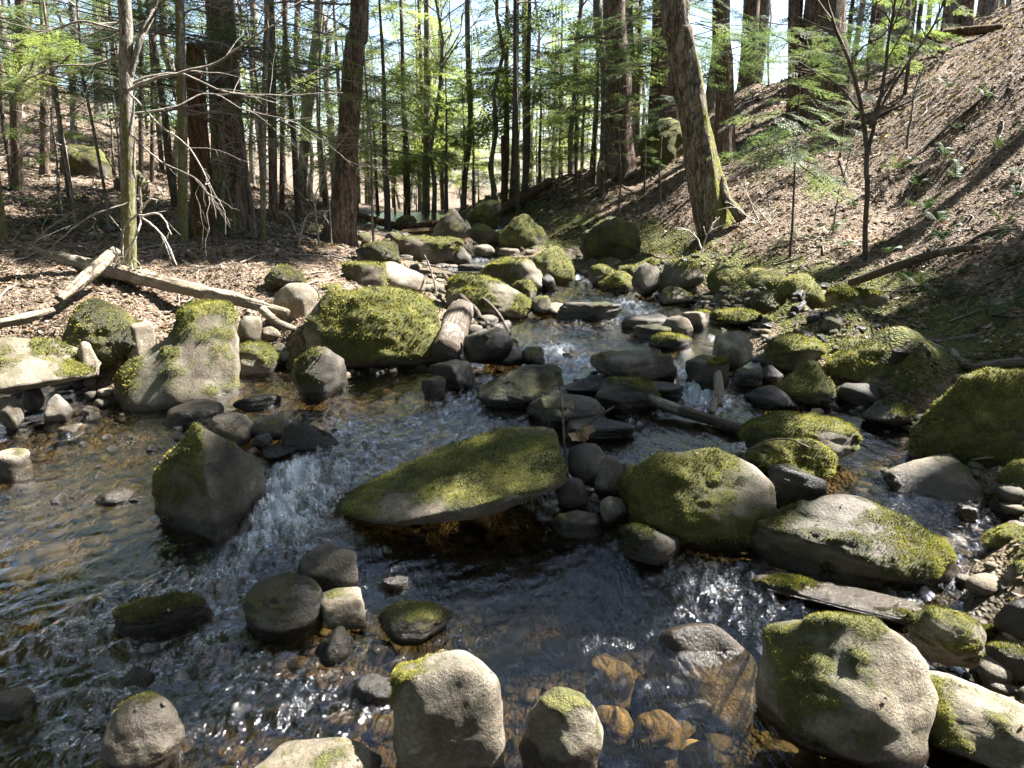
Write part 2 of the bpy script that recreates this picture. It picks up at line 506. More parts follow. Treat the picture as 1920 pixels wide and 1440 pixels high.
M_NEEDLE = leaf_material('hemlock_needles', [(0.3, (0.050, 0.076, 0.040)), (0.5, (0.082, 0.115, 0.056)), (0.7, (0.12, 0.15, 0.068))], 0.5)
M_NEEDLE_LIT = leaf_material('sunlit_tint_needles', [(0.3, (0.095, 0.125, 0.048)), (0.5, (0.155, 0.19, 0.070)), (0.7, (0.215, 0.235, 0.09))], 0.6)  # sun and backlight put into the colour: brighter, yellower copy of the needles
M_FERN = leaf_material('fern_green', [(0.3, (0.020, 0.042, 0.014)), (0.5, (0.038, 0.070, 0.022)), (0.7, (0.075, 0.105, 0.028))], 0.25)
M_LITTER = leaf_material('dead_leaves', None, 0.2, 'tint', 0.7, 0.3)
M_MOSS = leaf_material('moss_tufts', None, 0.3, 'tint', 0.8, 0.15)

# ------------------------------------------------------------------ the lie of the land
def warp(X, Y):
    return X / (Y + 3.0), np.log(Y + 3.0)

class RBF:
    def __init__(s, pts, smooth=0.0):
        P = np.asarray(pts, float)
        u, v = warp(P[:, 0], P[:, 1])
        s.c = np.stack([u, v], 1)
        n = len(P)
        r = np.linalg.norm(s.c[:, None] - s.c[None], axis=2)
        A = np.zeros((n + 3, n + 3))
        A[:n, :n] = np.sqrt(r * r + 1e-4) - smooth * np.eye(n)
        A[:n, n] = 1
        A[:n, n + 1:] = s.c
        A[n, :n] = 1
        A[n + 1:, :n] = s.c.T
        b = np.zeros(n + 3)
        b[:n] = P[:, 2]
        s.w = np.linalg.solve(A, b)
    def __call__(s, X, Y):
        X, Y = np.broadcast_arrays(np.asarray(X, float), np.asarray(Y, float))
        u, v = warp(X.ravel(), np.maximum(Y.ravel(), -2.7))
        q = np.stack([u, v], 1)
        out = np.empty(len(q))
        for i in range(0, len(q), 40000):
            k = q[i:i + 40000]
            r2 = (k[:, None, 0] - s.c[None, :, 0]) ** 2 + (k[:, None, 1] - s.c[None, :, 1]) ** 2
            out[i:i + 40000] = np.sqrt(r2 + 1e-4) @ s.w[:-3] + s.w[-3] + k @ s.w[-2:]
        return out.reshape(X.shape)

# water level and depth, sampled down the stream: (px, py, level, depth)
WATER_PTS = [
    (200, 1400, .0, .2), (600, 1420, .0, .25), (900, 1420, -.01, .3), (1150, 1420, -.01, .26), (1400, 1400, -.01, .3), (-300, 1400, .0, .2), (900, 1150, .0, .28),
    (1100, 1150, .0, .28), (1250, 1080, .01, .25), (1000, 1020, .02, .35), (800, 1010, .02, .3), (700, 1050, .02, .25), (450, 1150, .03, .2), (250, 1250, .02, .2),
    (50, 1250, .03, .18), (50, 1100, .07, .15), (200, 1050, .08, .14), (-200, 1000, .1, .2), (350, 1000, .09, .14), (150, 930, .10, .14), (50, 870, .11, .1), (250, 860, .12, .1),
    (-200, 860, .12, .12), (420, 1040, .06, .15), (500, 960, .09, .18), (560, 890, .15, .15), (640, 850, .18, .15), (700, 790, .21, .16), (850, 800, .21, .16), (950, 780, .21, .15),
    (640, 740, .23, .14), (520, 715, .24, .1), (300, 790, .17, .1), (750, 720, .23, .12), (1200, 830, .19, .15), (1250, 790, .20, .15), (1330, 760, .21, .15), (1450, 790, .19, .18),
    (1650, 840, .15, .2), (1600, 920, .12, .15), (1720, 990, .10, .12), (1850, 1020, .09, .12), (1560, 900, .12, .14), (1350, 1040, .03, .25), (1800, 850, .14, .25), (1500, 1120, .0, .2), (1700, 1190, .0, .1),
    (1300, 725, .25, .12), (1310, 690, .31, .1), (1050, 700, .27, .1), (1050, 655, .33, .1), (1250, 650, .34, .1), (980, 630, .35, .1), (1080, 610, .36, .12), (1000, 590, .37, .1),
    (1200, 570, .385, .1), (1400, 640, .34, .08), (1320, 600, .37, .08), (1100, 545, .41, .1), (1250, 525, .42, .1), (1090, 515, .45, .1), (1010, 545, .41, .1),
    (900, 490, .52, .1), (800, 500, .50, .1), (960, 472, .56, .1), (880, 452, .62, .1), (840, 432, .70, .1), (780, 418, .78, .08)]
WP = [(*at_z(a, b, z)[:2], z) for a, b, z, d in WATER_PTS]
W_FAR = [(-3, 40, 1.2), (3, 40, 1.5), (9, 14, .7), (-9, 14, .8), (-6, 3, .1), (6, 3, .08), (0, 0, -.02), (-4, -1, 0), (4, -1, 0)]
water_level = RBF(WP + W_FAR, 0.02)

BANK = [  # (px, py, z) solid ground
    (-150, 790, .18), (60, 775, .15), (0, 730, .20), (110, 730, .20), (-150, 720, .25), (190, 705, .28), (300, 650, .46), (200, 610, .66), (150, 600, .62), (0, 600, .62), (-200, 600, .66), (0, 530, .80), (-250, 500, 1.0), (250, 550, .72), (450, 570, .62), (500, 650, .38),
    (480, 690, .26), (560, 610, .58), (600, 560, .66), (450, 505, .86), (200, 455, 1.02), (0, 455, 1.05), (560, 530, .75), (610, 500, .8), (680, 520, .62), (720, 540, .55), (840, 560, .50), (860, 600, .42),
    (1080, 480, .66), (1150, 500, .55), (1330, 545, .46), (1450, 582, .41), (1530, 615, .38), (1650, 658, .37), (1420, 600, .42), (1740, 730, .36), (1770, 790, .26), (1760, 830, .22), (1900, 900, .24), (1900, 1000, .20),
    (1300, 488, .76), (1400, 512, .74), (1500, 540, .74), (1600, 560, .76), (1680, 600, .72), (1730, 640, .66), (1850, 1180, .05), (1920, 1300, .02), (1780, 1270, .0), (2050, 1000, .4), (2080, 1250, .2), (1900, 1420, -.05), (2100, 1440, .1),
    (780, 450, .72), (700, 470, .78), (640, 490, .80), (1000, 440, .85), (940, 430, .85)]
BANK_Y = [  # (px, py, distance) solid ground given by how far off it is
    (0, 400, 11), (0, 350, 13), (0, 280, 16), (0, 200, 21), (-300, 250, 13), (-300, 100, 22), (0, 120, 30), (300, 400, 12), (250, 330, 15.5), (300, 265, 20), (500, 425, 12), (600, 405, 15), (450, 385, 15), (200, 215, 24),
    (420, 310, 22), (620, 385, 24), (700, 395, 21), (760, 402, 19), (850, 398, 22), (930, 395, 21), (1000, 372, 17), (1050, 400, 14.5), (980, 345, 19), (1060, 335, 19),
    (1330, 432, 10.8), (1500, 432, 9.2), (1620, 500, 7.9), (1700, 560, 6.9), (1780, 615, 6.1), (1900, 560, 6.0), (1900, 650, 5.3), (1850, 690, 5.35), (1900, 450, 7.0), (1900, 300, 8.4), (1900, 150, 10.2), (1930, 70, 11.5),
    (2300, 500, 5.2), (2300, 200, 7.5), (2200, 750, 4.2), (2300, 0, 10), (1700, 400, 9.4), (1600, 300, 12.0), (1550, 208, 14.5), (1400, 165, 18), (1700, 160, 14), (1720, 85, 17), (1860, 60, 15), (1250, 255, 17), (1200, 330, 14.5),
    (1100, 360, 16), (1450, 330, 11.6), (1300, 350, 12.8), (1180, 405, 13), (1100, 440, 12.6), (1220, 470, 10.6)]
T_FAR = [(0, 60, -1.0), (-12, 60, -0.5), (-35, 60, 9), (25, 60, 8), (60, 60, 20), (-70, 60, 20), (0, 110, -6), (60, 120, 12), (-60, 120, 12), (0, 36, .3), (-7, 36, .2), (7, 34, 1.4), (16, 34, 5), (-14, 32, 3.2), (-24, 30, 7.5),
         (-8, 1, 1.2), (8, 1, 3.2), (-4, -1.5, .3), (5, -1.5, 1.8), (0, -2, .1), (-12, 6, 2.2), (16, 12, 7), (-18, 14, 5), (24, 24, 11)]
TP = [(*at_z(a, b, z - d)[:2], z - d) for a, b, z, d in WATER_PTS] + [tuple(at_z(a, b, z)) for a, b, z in BANK] + [tuple(at_y(a, b, y)) for a, b, y in BANK_Y] + T_FAR
_terr = RBF(TP, 0.004)

def terrain(X, Y):
    X, Y = np.broadcast_arrays(np.asarray(X, float), np.asarray(Y, float))
    z = _terr(X, Y)
    q = np.stack([X.ravel(), Y.ravel(), np.zeros(X.size)], 1)
    above = sstep(-.05, .35, z - water_level(X, Y)).ravel()
    dist = np.clip(q[:, 1] / 8, .5, 2.5)
    lump = (0.05 * dist * fbm(q * 1.1, 3) + 0.03 * fbm(q * 3.7 + 9, 3)) * (0.35 + .65 * above) + 0.016 * fbm(q * 11 + 3, 3)
    return z + lump.reshape(X.shape)

def ground_z(x, y):
    return float(terrain(np.array([x]), np.array([y]))[0])

def on_ground(px, py, ymin=1.5, ymax=60):
    """where the line of sight through a pixel meets the ground"""
    d = ray(px, py)
    ys = np.geomspace(ymin, ymax, 400)
    t = ys / d[1]
    z = CAM_Z + t * d[2]
    g = np.maximum(terrain(t * d[0], ys), water_level(t * d[0], ys) - .3)
    k = np.argmax(z < g)
    if z[k] >= g[k]:
        k = len(ys) - 1
    return np.array([t[k] * d[0], ys[k], g[k]])

def fan(nu, nv, umax, y0, y1):
    u = np.linspace(-umax, umax, nu)
    v = np.linspace(math.log(y0 + 3), math.log(y1 + 3), nv)
    U, Vv = np.meshgrid(u, v)
    Y = np.exp(Vv) - 3
    return U * (Y + 3), Y

def grid_faces(nu, nv):
    i = np.arange(nv - 1)[:, None] * nu + np.arange(nu - 1)[None]
    return np.stack([i, i + 1, i + nu + 1, i + nu], -1).reshape(-1, 4)

NU, NV = 520, 470
GX, GY = fan(NU, NV, 1.05, -2.4, 130)
GZ = terrain(GX, GY)
GW = water_level(GX, GY)
def _lookup(G):
    def f(X, Y):
        X, Y = np.broadcast_arrays(np.asarray(X, float), np.asarray(Y, float))
        yy = np.clip(Y, -2.39, 129.9)
        u = (X / (yy + 3) + 1.05) / 2.1 * (NU - 1)
        v = (np.log(yy + 3) - math.log(.6)) / (math.log(133) - math.log(.6)) * (NV - 1)
        u = np.clip(u, 0, NU - 1.001)
        v = np.clip(v, 0, NV - 1.001)
        i, j = u.astype(int), v.astype(int)
        a, b = u - i, v - j
        return (G[j, i] * (1 - a) + G[j, i + 1] * a) * (1 - b) + (G[j + 1, i] * (1 - a) + G[j + 1, i + 1] * a) * b
    return f
terrain, water_level = _lookup(GZ), _lookup(GW)      # from here on: the ground as built
_over = (GZ - GW)
_q = np.stack([GX.ravel(), GY.ravel(), GZ.ravel()], 1)
_bed = (1 - sstep(.0, .16, _over + .05 * fbm(_q * 4, 3).reshape(GX.shape))) * (GY < 22)
_slope = np.hypot(*[np.gradient(GZ, axis=a) / (np.hypot(np.gradient(GX, axis=a), np.gradient(GY, axis=a)) + 1e-6) for a in (0, 1)])
_mossg = sstep(.04, .2, _over) * (1 - sstep(.3, .62, _over)) * .8 * (GY < 20) + .25 * sstep(.1, .5, fbm(_q * .8 + 40, 3)).reshape(GX.shape) * sstep(.1, .3, _over)
_mossg *= np.where(GX < -.9, .35, 1.0)
_gwet = (1 - sstep(.01, .08, _over)) * (GY < 22)
ground = tag(link('ground', mesh_data('ground', _q, grid_faces(NU, NV), [M_GROUND], {'bed': _bed.ravel(), 'moss': _mossg.ravel(), 'wet': _gwet.ravel()})), kind='structure')

# the forest floor beside and behind the camera
_bx, _by = np.meshgrid(np.linspace(-45, 45, 60), np.linspace(-45, 9, 44))
_bz = .15 + .10 * np.maximum(np.abs(_bx) - 2, 0) + .16 * np.maximum(_bx - 4, 0) + .02 * np.maximum(-_by, 0) - .35
_in = np.abs(_bx) < 1.05 * (_by + 3) - .4
_bf = grid_faces(60, 44)
_bf = _bf[~_in.ravel()[_bf].all(1)]
_bz = np.where(_in, -1.2, _bz)
tag(link('forest_floor', mesh_data('forest_floor', np.stack([_bx.ravel(), _by.ravel(), _bz.ravel()], 1), _bf, [M_GROUND], {'bed': np.zeros(_bx.size), 'moss': np.zeros(_bx.size), 'wet': np.zeros(_bx.size)})), kind='structure')

# ------------------------------------------------------------------ rocks
_ico = {}
def ico(level):
    if level not in _ico:
        bm = bmesh.new()
        bmesh.ops.create_icosphere(bm, subdivisions=level, radius=1.0)
        V = np.array([v.co[:] for v in bm.verts])
        F = np.array([[v.index for v in f.verts] for f in bm.faces])
        bm.free()
        _ico[level] = (V / np.linalg.norm(V, axis=1)[:, None], F)
    return _ico[level]

def hull_radius(pts, c, D, p):
    bm = bmesh.new()
    for q in pts:
        bm.verts.new(Vector(np.asarray(q, float) - c))
    r = bmesh.ops.convex_hull(bm, input=bm.verts)
    bm.normal_update()
    pl = {}
    for f in bm.faces:
        n = np.array(f.normal[:])
        d = float(n @ np.array(f.verts[0].co[:]))
        if d < 0:
            n, d = -n, -d
        pl[tuple(np.round(n, 2))] = (n, max(d, .04))
    bm.free()
    N = np.array([a for a, _ in pl.values()])
    d = np.array([b for _, b in pl.values()])
    q = np.maximum(D @ N.T, 0) / d[None]
    m = q.max(1)
    return 1.0 / (m * ((q / m[:, None]) ** p).sum(1) ** (1.0 / p))

def kind_points(kind, rs):
    if kind == 'round':
        q = rs.normal(size=(18, 3))
        return q / np.linalg.norm(q, axis=1)[:, None] * (.78 + .22 * rs.random((18, 1))), 14
    if kind == 'block':
        q = np.array([(x, y, z) for x in (-1, 1) for y in (-1, 1) for z in (-1, 1)], float) * (.5 + .5 * rs.random((8, 3)))
        return np.concatenate([q, rs.uniform(-1, 1, (7, 3)) * 1.0]), 11
    if kind == 'flat':
        a = rs.random(9) * 6.283
        q = np.stack([np.cos(a), np.sin(a), np.full(9, .7) + .3 * rs.random(9)], 1) * (.75 + .25 * rs.random((9, 1)))
        q2 = np.stack([np.cos(a + .3), np.sin(a + .3), -.9 * np.ones(9)], 1) * (.9 + .1 * rs.random((9, 1)))
        return np.concatenate([q, q2, [[1, .1, -.1], [-1, -.1, 0]]]), 12
    if kind == 'wedge':
        s = rs.uniform(-.45, .45)
        return np.array([(s - .25, -.1, 1), (s + .3, .2, .92), (s, .5, .85), (-1, -.5, -.35), (1, -.4, -.3), (-.9, .8, -.3), (.9, .9, -.25), (0, -1, -.25), (-.8, -.6, -1), (.8, -.6, -1), (.7, .9, -1), (-.7, .9, -1)]) * (.85 + .15 * rs.random((12, 1))), 13
    if kind == 'dome':
        a = rs.random(10) * 6.283
        q = np.stack([np.cos(a), np.sin(a), -.3 + .3 * rs.random(10)], 1)
        q3 = np.stack([.62 * np.cos(a + .4), .62 * np.sin(a + .4), .7 + .15 * rs.random(10)], 1)
        q2 = np.stack([.8 * np.cos(a), .8 * np.sin(a), -1 * np.ones(10)], 1)
        return np.concatenate([q, q2, q3, [[.1, 0, 1], [-.15, .1, .97]]]), 14
    raise KeyError(kind)

def rock_shape(spec, level, seed, rough=.05, p=None, center=None):
    """unit rock, its bounding box fitted to [-1,1]^3"""
    rs = np.random.default_rng(seed)
    D, F = ico(level)
    if isinstance(spec, str):
        pts, pp = kind_points(spec, rs)
        r = hull_radius(pts, pts.mean(0), D, p or pp)
        V = D * r[:, None]
    else:
        hs = [np.asarray(h, float) * 2 - 1 for h in spec]
        c = np.asarray(center, float) * 2 - 1 if center is not None else np.mean([h.mean(0) for h in hs], axis=0)
        rr = np.stack([hull_radius(h, c, D, p or 16) for h in hs])
        r = (rr ** 7).sum(0) ** (1 / 7) if len(hs) > 1 else rr[0]
        V = D * r[:, None]
    lo, hi = V.min(0), V.max(0)
    V = (V - (lo + hi) / 2) / ((hi - lo) / 2)
    o = rs.random(3) * 50
    n = rough * 2.0 * fbm(V * 1.2 + o, 2, .4) + rough * .42 * fbm(V * 4.2 + o, 4, .5)
    W = V + .12 * np.stack([noise(V * 3 + o), noise(V * 3 + o + 31), noise(V * 3 + o + 57)], 1)
    rd = np.abs(noise(W * np.array([1.1, 1.1, 2.6]) + o + 9))
    n += rough * 2.2 * (np.minimum(rd, .04) - .04) * 1.6
    n += rough * .35 * np.tanh(4 * fbm(V * np.array([1.2, 1.2, 3.4]) + o + 77, 2, .4))
    V = V * (1 + n[:, None])
    return V, F

def vert_normals(V, F):
    fn = np.cross(V[F[:, 1]] - V[F[:, 0]], V[F[:, 2]] - V[F[:, 0]])
    N = np.zeros_like(V)
    for k in range(3):
        np.add.at(N, F[:, k], fn)
    return N / (np.linalg.norm(N, axis=1)[:, None] + 1e-12)

MOSS_BLADES = []
ROCKS = []     # (x, y, z, radius) for whatever has to keep clear
def build_rock(name, label, box, zb, shape='round', moss=.5, pale=.4, wet=.5, depth=.85, sink=.3, rough=.05, p=None, center=None, level=None,
               tilt=0.0, seed=None, cat='rock', blades=True, yaw=0.0, mossdir=(0, 0, 1), group=None, wetall=0.0):
    x0, y0, x1, y1 = box
    seed = seed if seed is not None else int(x0 * 7 + y0 * 13 + x1) % 9973
    w_px = x1 - x0
    level = level or (5 if w_px > 120 else 4 if w_px > 44 else 3)
    V, F = rock_shape(shape, level, seed, rough, p, center)
    if tilt:
        c, s = math.cos(tilt), math.sin(tilt)
        V = np.stack([V[:, 0] * c - V[:, 2] * s, V[:, 1], V[:, 0] * s + V[:, 2] * c], 1)
    if isinstance(shape, str) and not yaw and not tilt:
        yaw = .35 + (seed % 97) / 97 * 2.4 if shape == 'block' else (seed % 97) / 97 * 3.1
    if yaw:
        c, s = math.cos(yaw), math.sin(yaw)
        V = np.stack([V[:, 0] * c - V[:, 1] * s, V[:, 0] * s + V[:, 1] * c, V[:, 2]], 1)
    V -= (V.max(0) + V.min(0)) / 2
    V /= (V.max(0) - V.min(0)) / 2
    dry = zb is None
    if zb is None:
        zb = on_ground((x0 + x1) / 2, y1, 4, 40)[2] - .04
        fr = on_ground((x0 + x1) / 2, y1, 4, 40)
    else:
        fr = at_z((x0 + x1) / 2, y1, zb)
    az = math.atan2(fr[0], fr[1])
    ex, ey = np.array([math.cos(az), -math.sin(az), 0]), np.array([math.sin(az), math.cos(az), 0])
    sc = (fr[1] * CP - (zb - CAM_Z) * SP) / FPX
    for attempt in range(4):
        W = w_px * sc
        D = W * depth
        H = max((y1 - y0) * sc, .05)
        C = fr + ey * D * .5
        for it in range(10):
            P = C + V[:, :1] * ex * W / 2 + V[:, 1:2] * ey * D / 2
            zt = zb + H
            zbot = zb - sink * H
            P[:, 2] = (zt + zbot) / 2 + V[:, 2] * (zt - zbot) / 2
            vis = P[:, 2] > zb - .004
            if vis.sum() < 6:
                vis = P[:, 2] > zt - .3 * (zt - zbot)
            a, b, dep = proj(P[vis])
            s = dep.mean() / FPX
            W *= 1 + .8 * (w_px / max(a.max() - a.min(), 1) - 1)
            D = W * depth
            C = C + ex * ((x0 + x1) / 2 - (a.max() + a.min()) / 2) * s * .9
            e1 = b.max() - y1               # >0: base hangs too low in the picture: move away
            ang = math.atan2(abs(CAM_Z - zb), C[1])
            if zb < 1.25:
                C = C + ey * np.clip(e1 * s / max(math.sin(ang), .12), -.5, .5) * .6
            e0 = b.min() - y0
            H = max(H + np.clip(e0 * s, -.2, .2) * .7, .02)
        if H > .5 * (y1 - y0) * sc:
            break
        depth *= .78
    P = C + V[:, :1] * ex * W / 2 + V[:, 1:2] * ey * D / 2
    P[:, 2] = (zb + H - sink * H + zb) / 2 + V[:, 2] * (H + sink * H) / 2
    C = np.array([C[0], C[1], zb])
    N = vert_normals(P, F)
    wl = np.full(len(P), -9.0) if dry else water_level(P[:, 0], P[:, 1])
    md = np.asarray(mossdir, float)
    md /= np.linalg.norm(md)
    q = P * 2.6 + seed
    if pale < .3 and not dry:
        wetall = max(wetall, .85)
    mo = np.clip((N @ md) * .75 + .05, -1, 1) * 1.0 + .8 * fbm(q * .6 + 7, 2) + .7 * fbm(q, 4, .6) + (moss - .55) * 1.5
    mo = np.clip(mo, 0, 1) * sstep(-.01, .06, P[:, 2] - wl - .01 + .04 * fbm(q * 2, 2))
    hb = .025 + .075 * wet
    we = (1 - sstep(hb - .02, hb + .02, P[:, 2] - wl + .05 * fbm(q * 2 + 5, 3))) * min(1, wet * 2.5)
    we *= 1 - .65 * sstep(.0, .06, wl - P[:, 2])
    we = np.maximum(we, wetall * (1 - sstep(-.2, .6, .6 * fbm(q + 11, 3))))
    thick = sstep(.42, .62, mo) * (.25 + np.clip(fbm(P * 13 + seed, 3) + .35, 0, 1)) * min(.018, .03 * W)
    P = P + N * thick[:, None]
    N = vert_normals(P, F)
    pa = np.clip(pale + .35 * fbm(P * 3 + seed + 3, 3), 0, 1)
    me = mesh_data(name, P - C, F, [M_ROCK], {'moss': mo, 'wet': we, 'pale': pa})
    o = link(name, me, loc=C)
    tag(o, label, cat, group)
    ROCKS.append((C[0], C[1], zb + H, W / 2, D / 2, az))
    if blades and moss > .3:
        MOSS_BLADES.append((o, P - C, F, N, mo, moss, C[1], w_px))
    return o

B = build_rock
# --- rocks in front
B('boulder', 'blocky pale boulder with yellow moss on its upper edge, bottom centre', (735, 1218, 948, 1475), -.01, [[(.1, .05, .35), (.0, .2, .8), (.18, .15, 1), (.45, .4, 1), (.8, .3, .95), (1, .4, .75), (.95, .1, .25), (.15, .9, .6), (.9, .95, .6), (.05, .1, 0), (.9, .1, 0), (.1, .9, 0), (.9, .9, 0), (.35, .8, .9), (.7, .8, .9), (.04, .6, .85)]],
  .72, .55, .75, .75, .3, .045, 14, mossdir=(-.75, .2, .7), seed=5)
B('boulder', 'wet speckled pale stone beside the blocky boulder, bottom centre', (972, 1290, 1132, 1475), -.01, 'dome', .25, .7, .9, .8, .3, .06, wetall=.45, seed=21)
B('boulder', 'sunlit brown boulder mostly under water with a dry grey crown', (1203, 1168, 1420, 1395), -.31, [[(.1, .5, .8), (.3, .4, 1), (.6, .5, .98), (.97, .5, .75), (1, .4, .3), (.7, .05, .12), (.55, 0, 0), (0, .3, .5), (.1, .9, .3), (.9, 1, .3), (.5, 1, .7), (.1, .2, 0), (.95, .1, 0)]], .05, .85, 1.0, .9, .1, .05, 11)
B('boulder', 'biggest sunlit pale boulder blotched with yellow moss', (1415, 1157, 1760, 1452), -.02, [[(0, .35, .45), (.05, .5, .75), (.25, .4, .93), (.55, .45, 1), (.85, .5, .9), (1, .55, .6), (.98, .3, .3), (.6, .02, .6), (.3, .05, .5), (.3, .1, .1), (.8, .05, .15), (.75, .08, .6), (.05, .3, .1), (.5, 0, .2), (.2, .9, .4), (.85, .95, .4), (.5, 1, .7), (.5, .9, 0), (.1, .4, 0), (.9, .4, 0)]],
  .70, .7, .5, .85, .25, .045, 12, mossdir=(-.5, .1, .6))
B('boulder', 'angular grey white boulder in the bottom right corner', (1668, 1257, 1975, 1462), .02, [[(0, .35, .7), (.08, .4, .95), (.3, .6, 1), (1, .7, .75), (1, .3, .6), (.15, .1, .55), (.05, .2, .3), (.4, 0, .15), (1, .05, .05), (.1, .8, .2), (1, 1, .2), (.4, 1, .6), (.2, .2, 0), (.9, .2, 0), (.5, .9, 0)]], .42, .9, .4, .8, .2, .05, 17, mossdir=(-.8, -.1, .5))
B('rock', 'small moss capped rock behind the biggest sunlit boulder', (1703, 1140, 1850, 1252), .06, 'dome', .8, .6, .3, .8, .2, .06, 9)
B('boulder', 'low wide boulder with dark wet granular flank above the little fall', (1396, 926, 1800, 1100), .05, [[(0, .3, .3), (.05, .2, .5), (.35, .45, 1), (.5, .6, .97), (.62, .5, .8), (.9, .5, .55), (1, .5, .25), (.5, 0, .5), (.25, .05, .5), (.8, .1, .4), (.05, .2, 0), (.95, .3, 0), (.5, 0, 0), (.5, 1, .2), (.1, .8, .2), (.9, .9, .2)]], .66, .6, .8, .62, .25, .05, 11, wetall=.55, mossdir=(-.4, 0, .8))
B('ledge_rock', 'flat wet ledge with the little fall running over it', (1405, 1085, 1905, 1205), .04, [[(0, .4, .6), (.05, .2, .75), (.35, .1, .8), (.65, .15, .9), (.85, .2, 1), (1, .5, .85), (1, .4, .3), (.3, 0, .3), (.02, .2, .2), (.1, 1, .7), (.9, 1, .9), (.1, .1, 0), (.9, .1, 0), (.5, 1, 0)]], .40, .6, .9, .4, .35, .06, 18, wetall=.6)
B('rock', 'flat pointed wet rock speckled brown, lying in the side channel', (1652, 850, 1858, 948), .11, [[(0, .4, .45), (.1, .2, .6), (.45, .8, .95), (.58, .9, 1), (.75, .5, .7), (1, .3, .05), (.6, .05, .15), (.2, .05, .2), (.1, .5, 0), (.9, .4, 0), (.5, 1, .2)]], .28, .75, .6, .75, .3, .06, 13, wetall=.35)
B('boulder', 'big round mossy boulder with a bald pale top in midstream', (1166, 843, 1456, 1030), .04, [[(0, .4, .45), (.06, .3, .75), (.3, .3, .97), (.6, .4, 1), (.88, .4, .85), (1, .4, .5), (.95, .3, .2), (.5, 0, .45), (.2, .08, .35), (.8, .06, .35), (.15, .2, 0), (.85, .2, 0), (.5, .1, 0), (.5, 1, .5), (.1, .8, .4), (.9, .8, .4)]], .72, .7, .5, .85, .12, .035, 8, mossdir=(0, -.95, -.05))
B('slab_rock', 'long tilted mossy slab jutting over dark water in midstream', (628, 800, 1062, 986), .085, [[(0, .35, .10), (.03, .55, .14), (.5, 1, .62), (.82, 1, .98), (.97, .9, 1), (1, .25, .72), (.99, .2, .55), (1, .9, .5), (.25, .02, .18), (.55, .0, .42), (.3, .12, .0), (.6, .1, .10), (.9, .2, .4), (.3, .8, 0), (.65, .9, .1), (.08, .3, 0)]],
  .72, .6, .25, .62, .0, .018, 45, mossdir=(0, -.15, 1))
B('wedge_rock', 'sharp pyramid shaped rock, mossy on one face, beside the rapid', (287, 796, 500, 1012), .08, [[(.44, .5, 1), (.5, .45, .97), (0, .55, .52), (.05, .6, 0), (.5, 0, 0), (.47, .16, .55), (1, .7, .5), (1, .7, 0), (.5, 1, .75), (.5, 1, 0)]], .78, .3, .5, .95, .12, .022, 40, center=(.5, .5, .35), mossdir=(-.8, -.3, .45))
B('boulder', 'tall horn shaped boulder with lichen, standing at the bank edge', (212, 566, 452, 772), .17, [
    [(0, .3, .1), (0, .55, .16), (.12, .5, .46), (.47, .5, .70), (.95, .5, .64), (.9, .2, .05), (.9, .9, .05), (.1, .8, .0), (.5, 0, .2), (.15, .1, 0), (.9, .1, 0), (.45, .12, .5)],
    [(.57, .4, .97), (.92, .42, 1), (.62, .85, .95), (1, .85, .94), (1, .8, .55), (.96, .25, .5), (.88, .2, .15), (.47, .4, .6), (.5, .12, .2), (.9, .8, .1), (.5, .8, .4), (.7, .12, .5)]], .66, .6, .45, .75, .08, .035, 15, center=(.68, .5, .36), mossdir=(-.3, -.2, .85))
B('boulder', 'huge sunlit boulder furred with yellow green moss behind the pool', (567, 541, 836, 692), .25, [[(0, .4, .25), (.02, .3, .55), (.1, .4, .8), (.35, .3, .97), (.6, .3, 1), (.85, .4, .85), (.98, .4, .6), (1, .5, .4), (.9, .1, .1), (.1, .1, .12), (.5, 0, .3), (.5, .05, .65), (.15, .1, .5), (.85, .15, .5), (.2, 1, .6), (.8, 1, .6), (.1, .3, 0), (.9, .3, 0), (.5, .9, 0)]], .85, .85, .15, .75, .08, .04, 11, mossdir=(0, -.65, .75))
B('rock', 'dark rounded rock standing in the pool below the mossy boulder', (547, 650, 652, 748), .23, 'dome', .45, .2, .6, .9, .15, .05, 9, mossdir=(-.5, -.2, .6))
B('boulder', 'broad grey slab boulder overhanging the hollow at the edge of the bank', (-90, 632, 190, 740), .33, [[(0, .3, .4), (0, .5, 1), (.5, .5, .95), (.8, .6, .7), (1, .5, .35), (.95, .2, .15), (.5, 0, .25), (.1, 0, .2), (0, 1, .6), (.9, 1, .3), (.5, 1, .0), (.2, .3, .0), (.8, .3, .1)]], .42, .7, .0, .8, .0, .05, 14)
B('rock', 'yellow mossed rock low behind the horn boulder', (425, 640, 525, 702), .26, 'dome', .8, .8, .2, .9, .2, .05)
B('rock', 'pale round rock with a yellow moss cap beside the log end', (512, 530, 596, 600), .56, 'round', .5, .95, .0, .9, .2, .04, 6)
B('rock', 'small yellow capped stone between log and mossy boulder', (600, 533, 648, 566), .60, 'dome', .65, .9, 0, 1.0, .2, .05)
B('rock', 'bare grey triangular rock above the huge mossy boulder', (702, 490, 798, 548), .54, 'wedge', .12, .75, .0, .8, .2, .03, 22, tilt=.25)
B('boulder', 'long humped boulder with pale mossy back beside the stick', (836, 516, 1000, 592), .40, [[(0, .5, .6), (.1, .5, .9), (.3, .3, 1), (.6, .3, .85), (.9, .35, .55), (1, .4, .25), (.9, .1, .1), (.5, .0, .3), (.1, .05, .4), (.1, .8, .3), (.9, .9, .3), (.1, .2, 0), (.9, .2, 0), (.5, 1, .7)]], .5, .85, .3, .7, .15, .04, 10)
B('rock', 'small mossy rock at the tail of the humped boulder', (960, 524, 1006, 562), .41, 'dome', .62, .7, .3, .9, .2, .05)
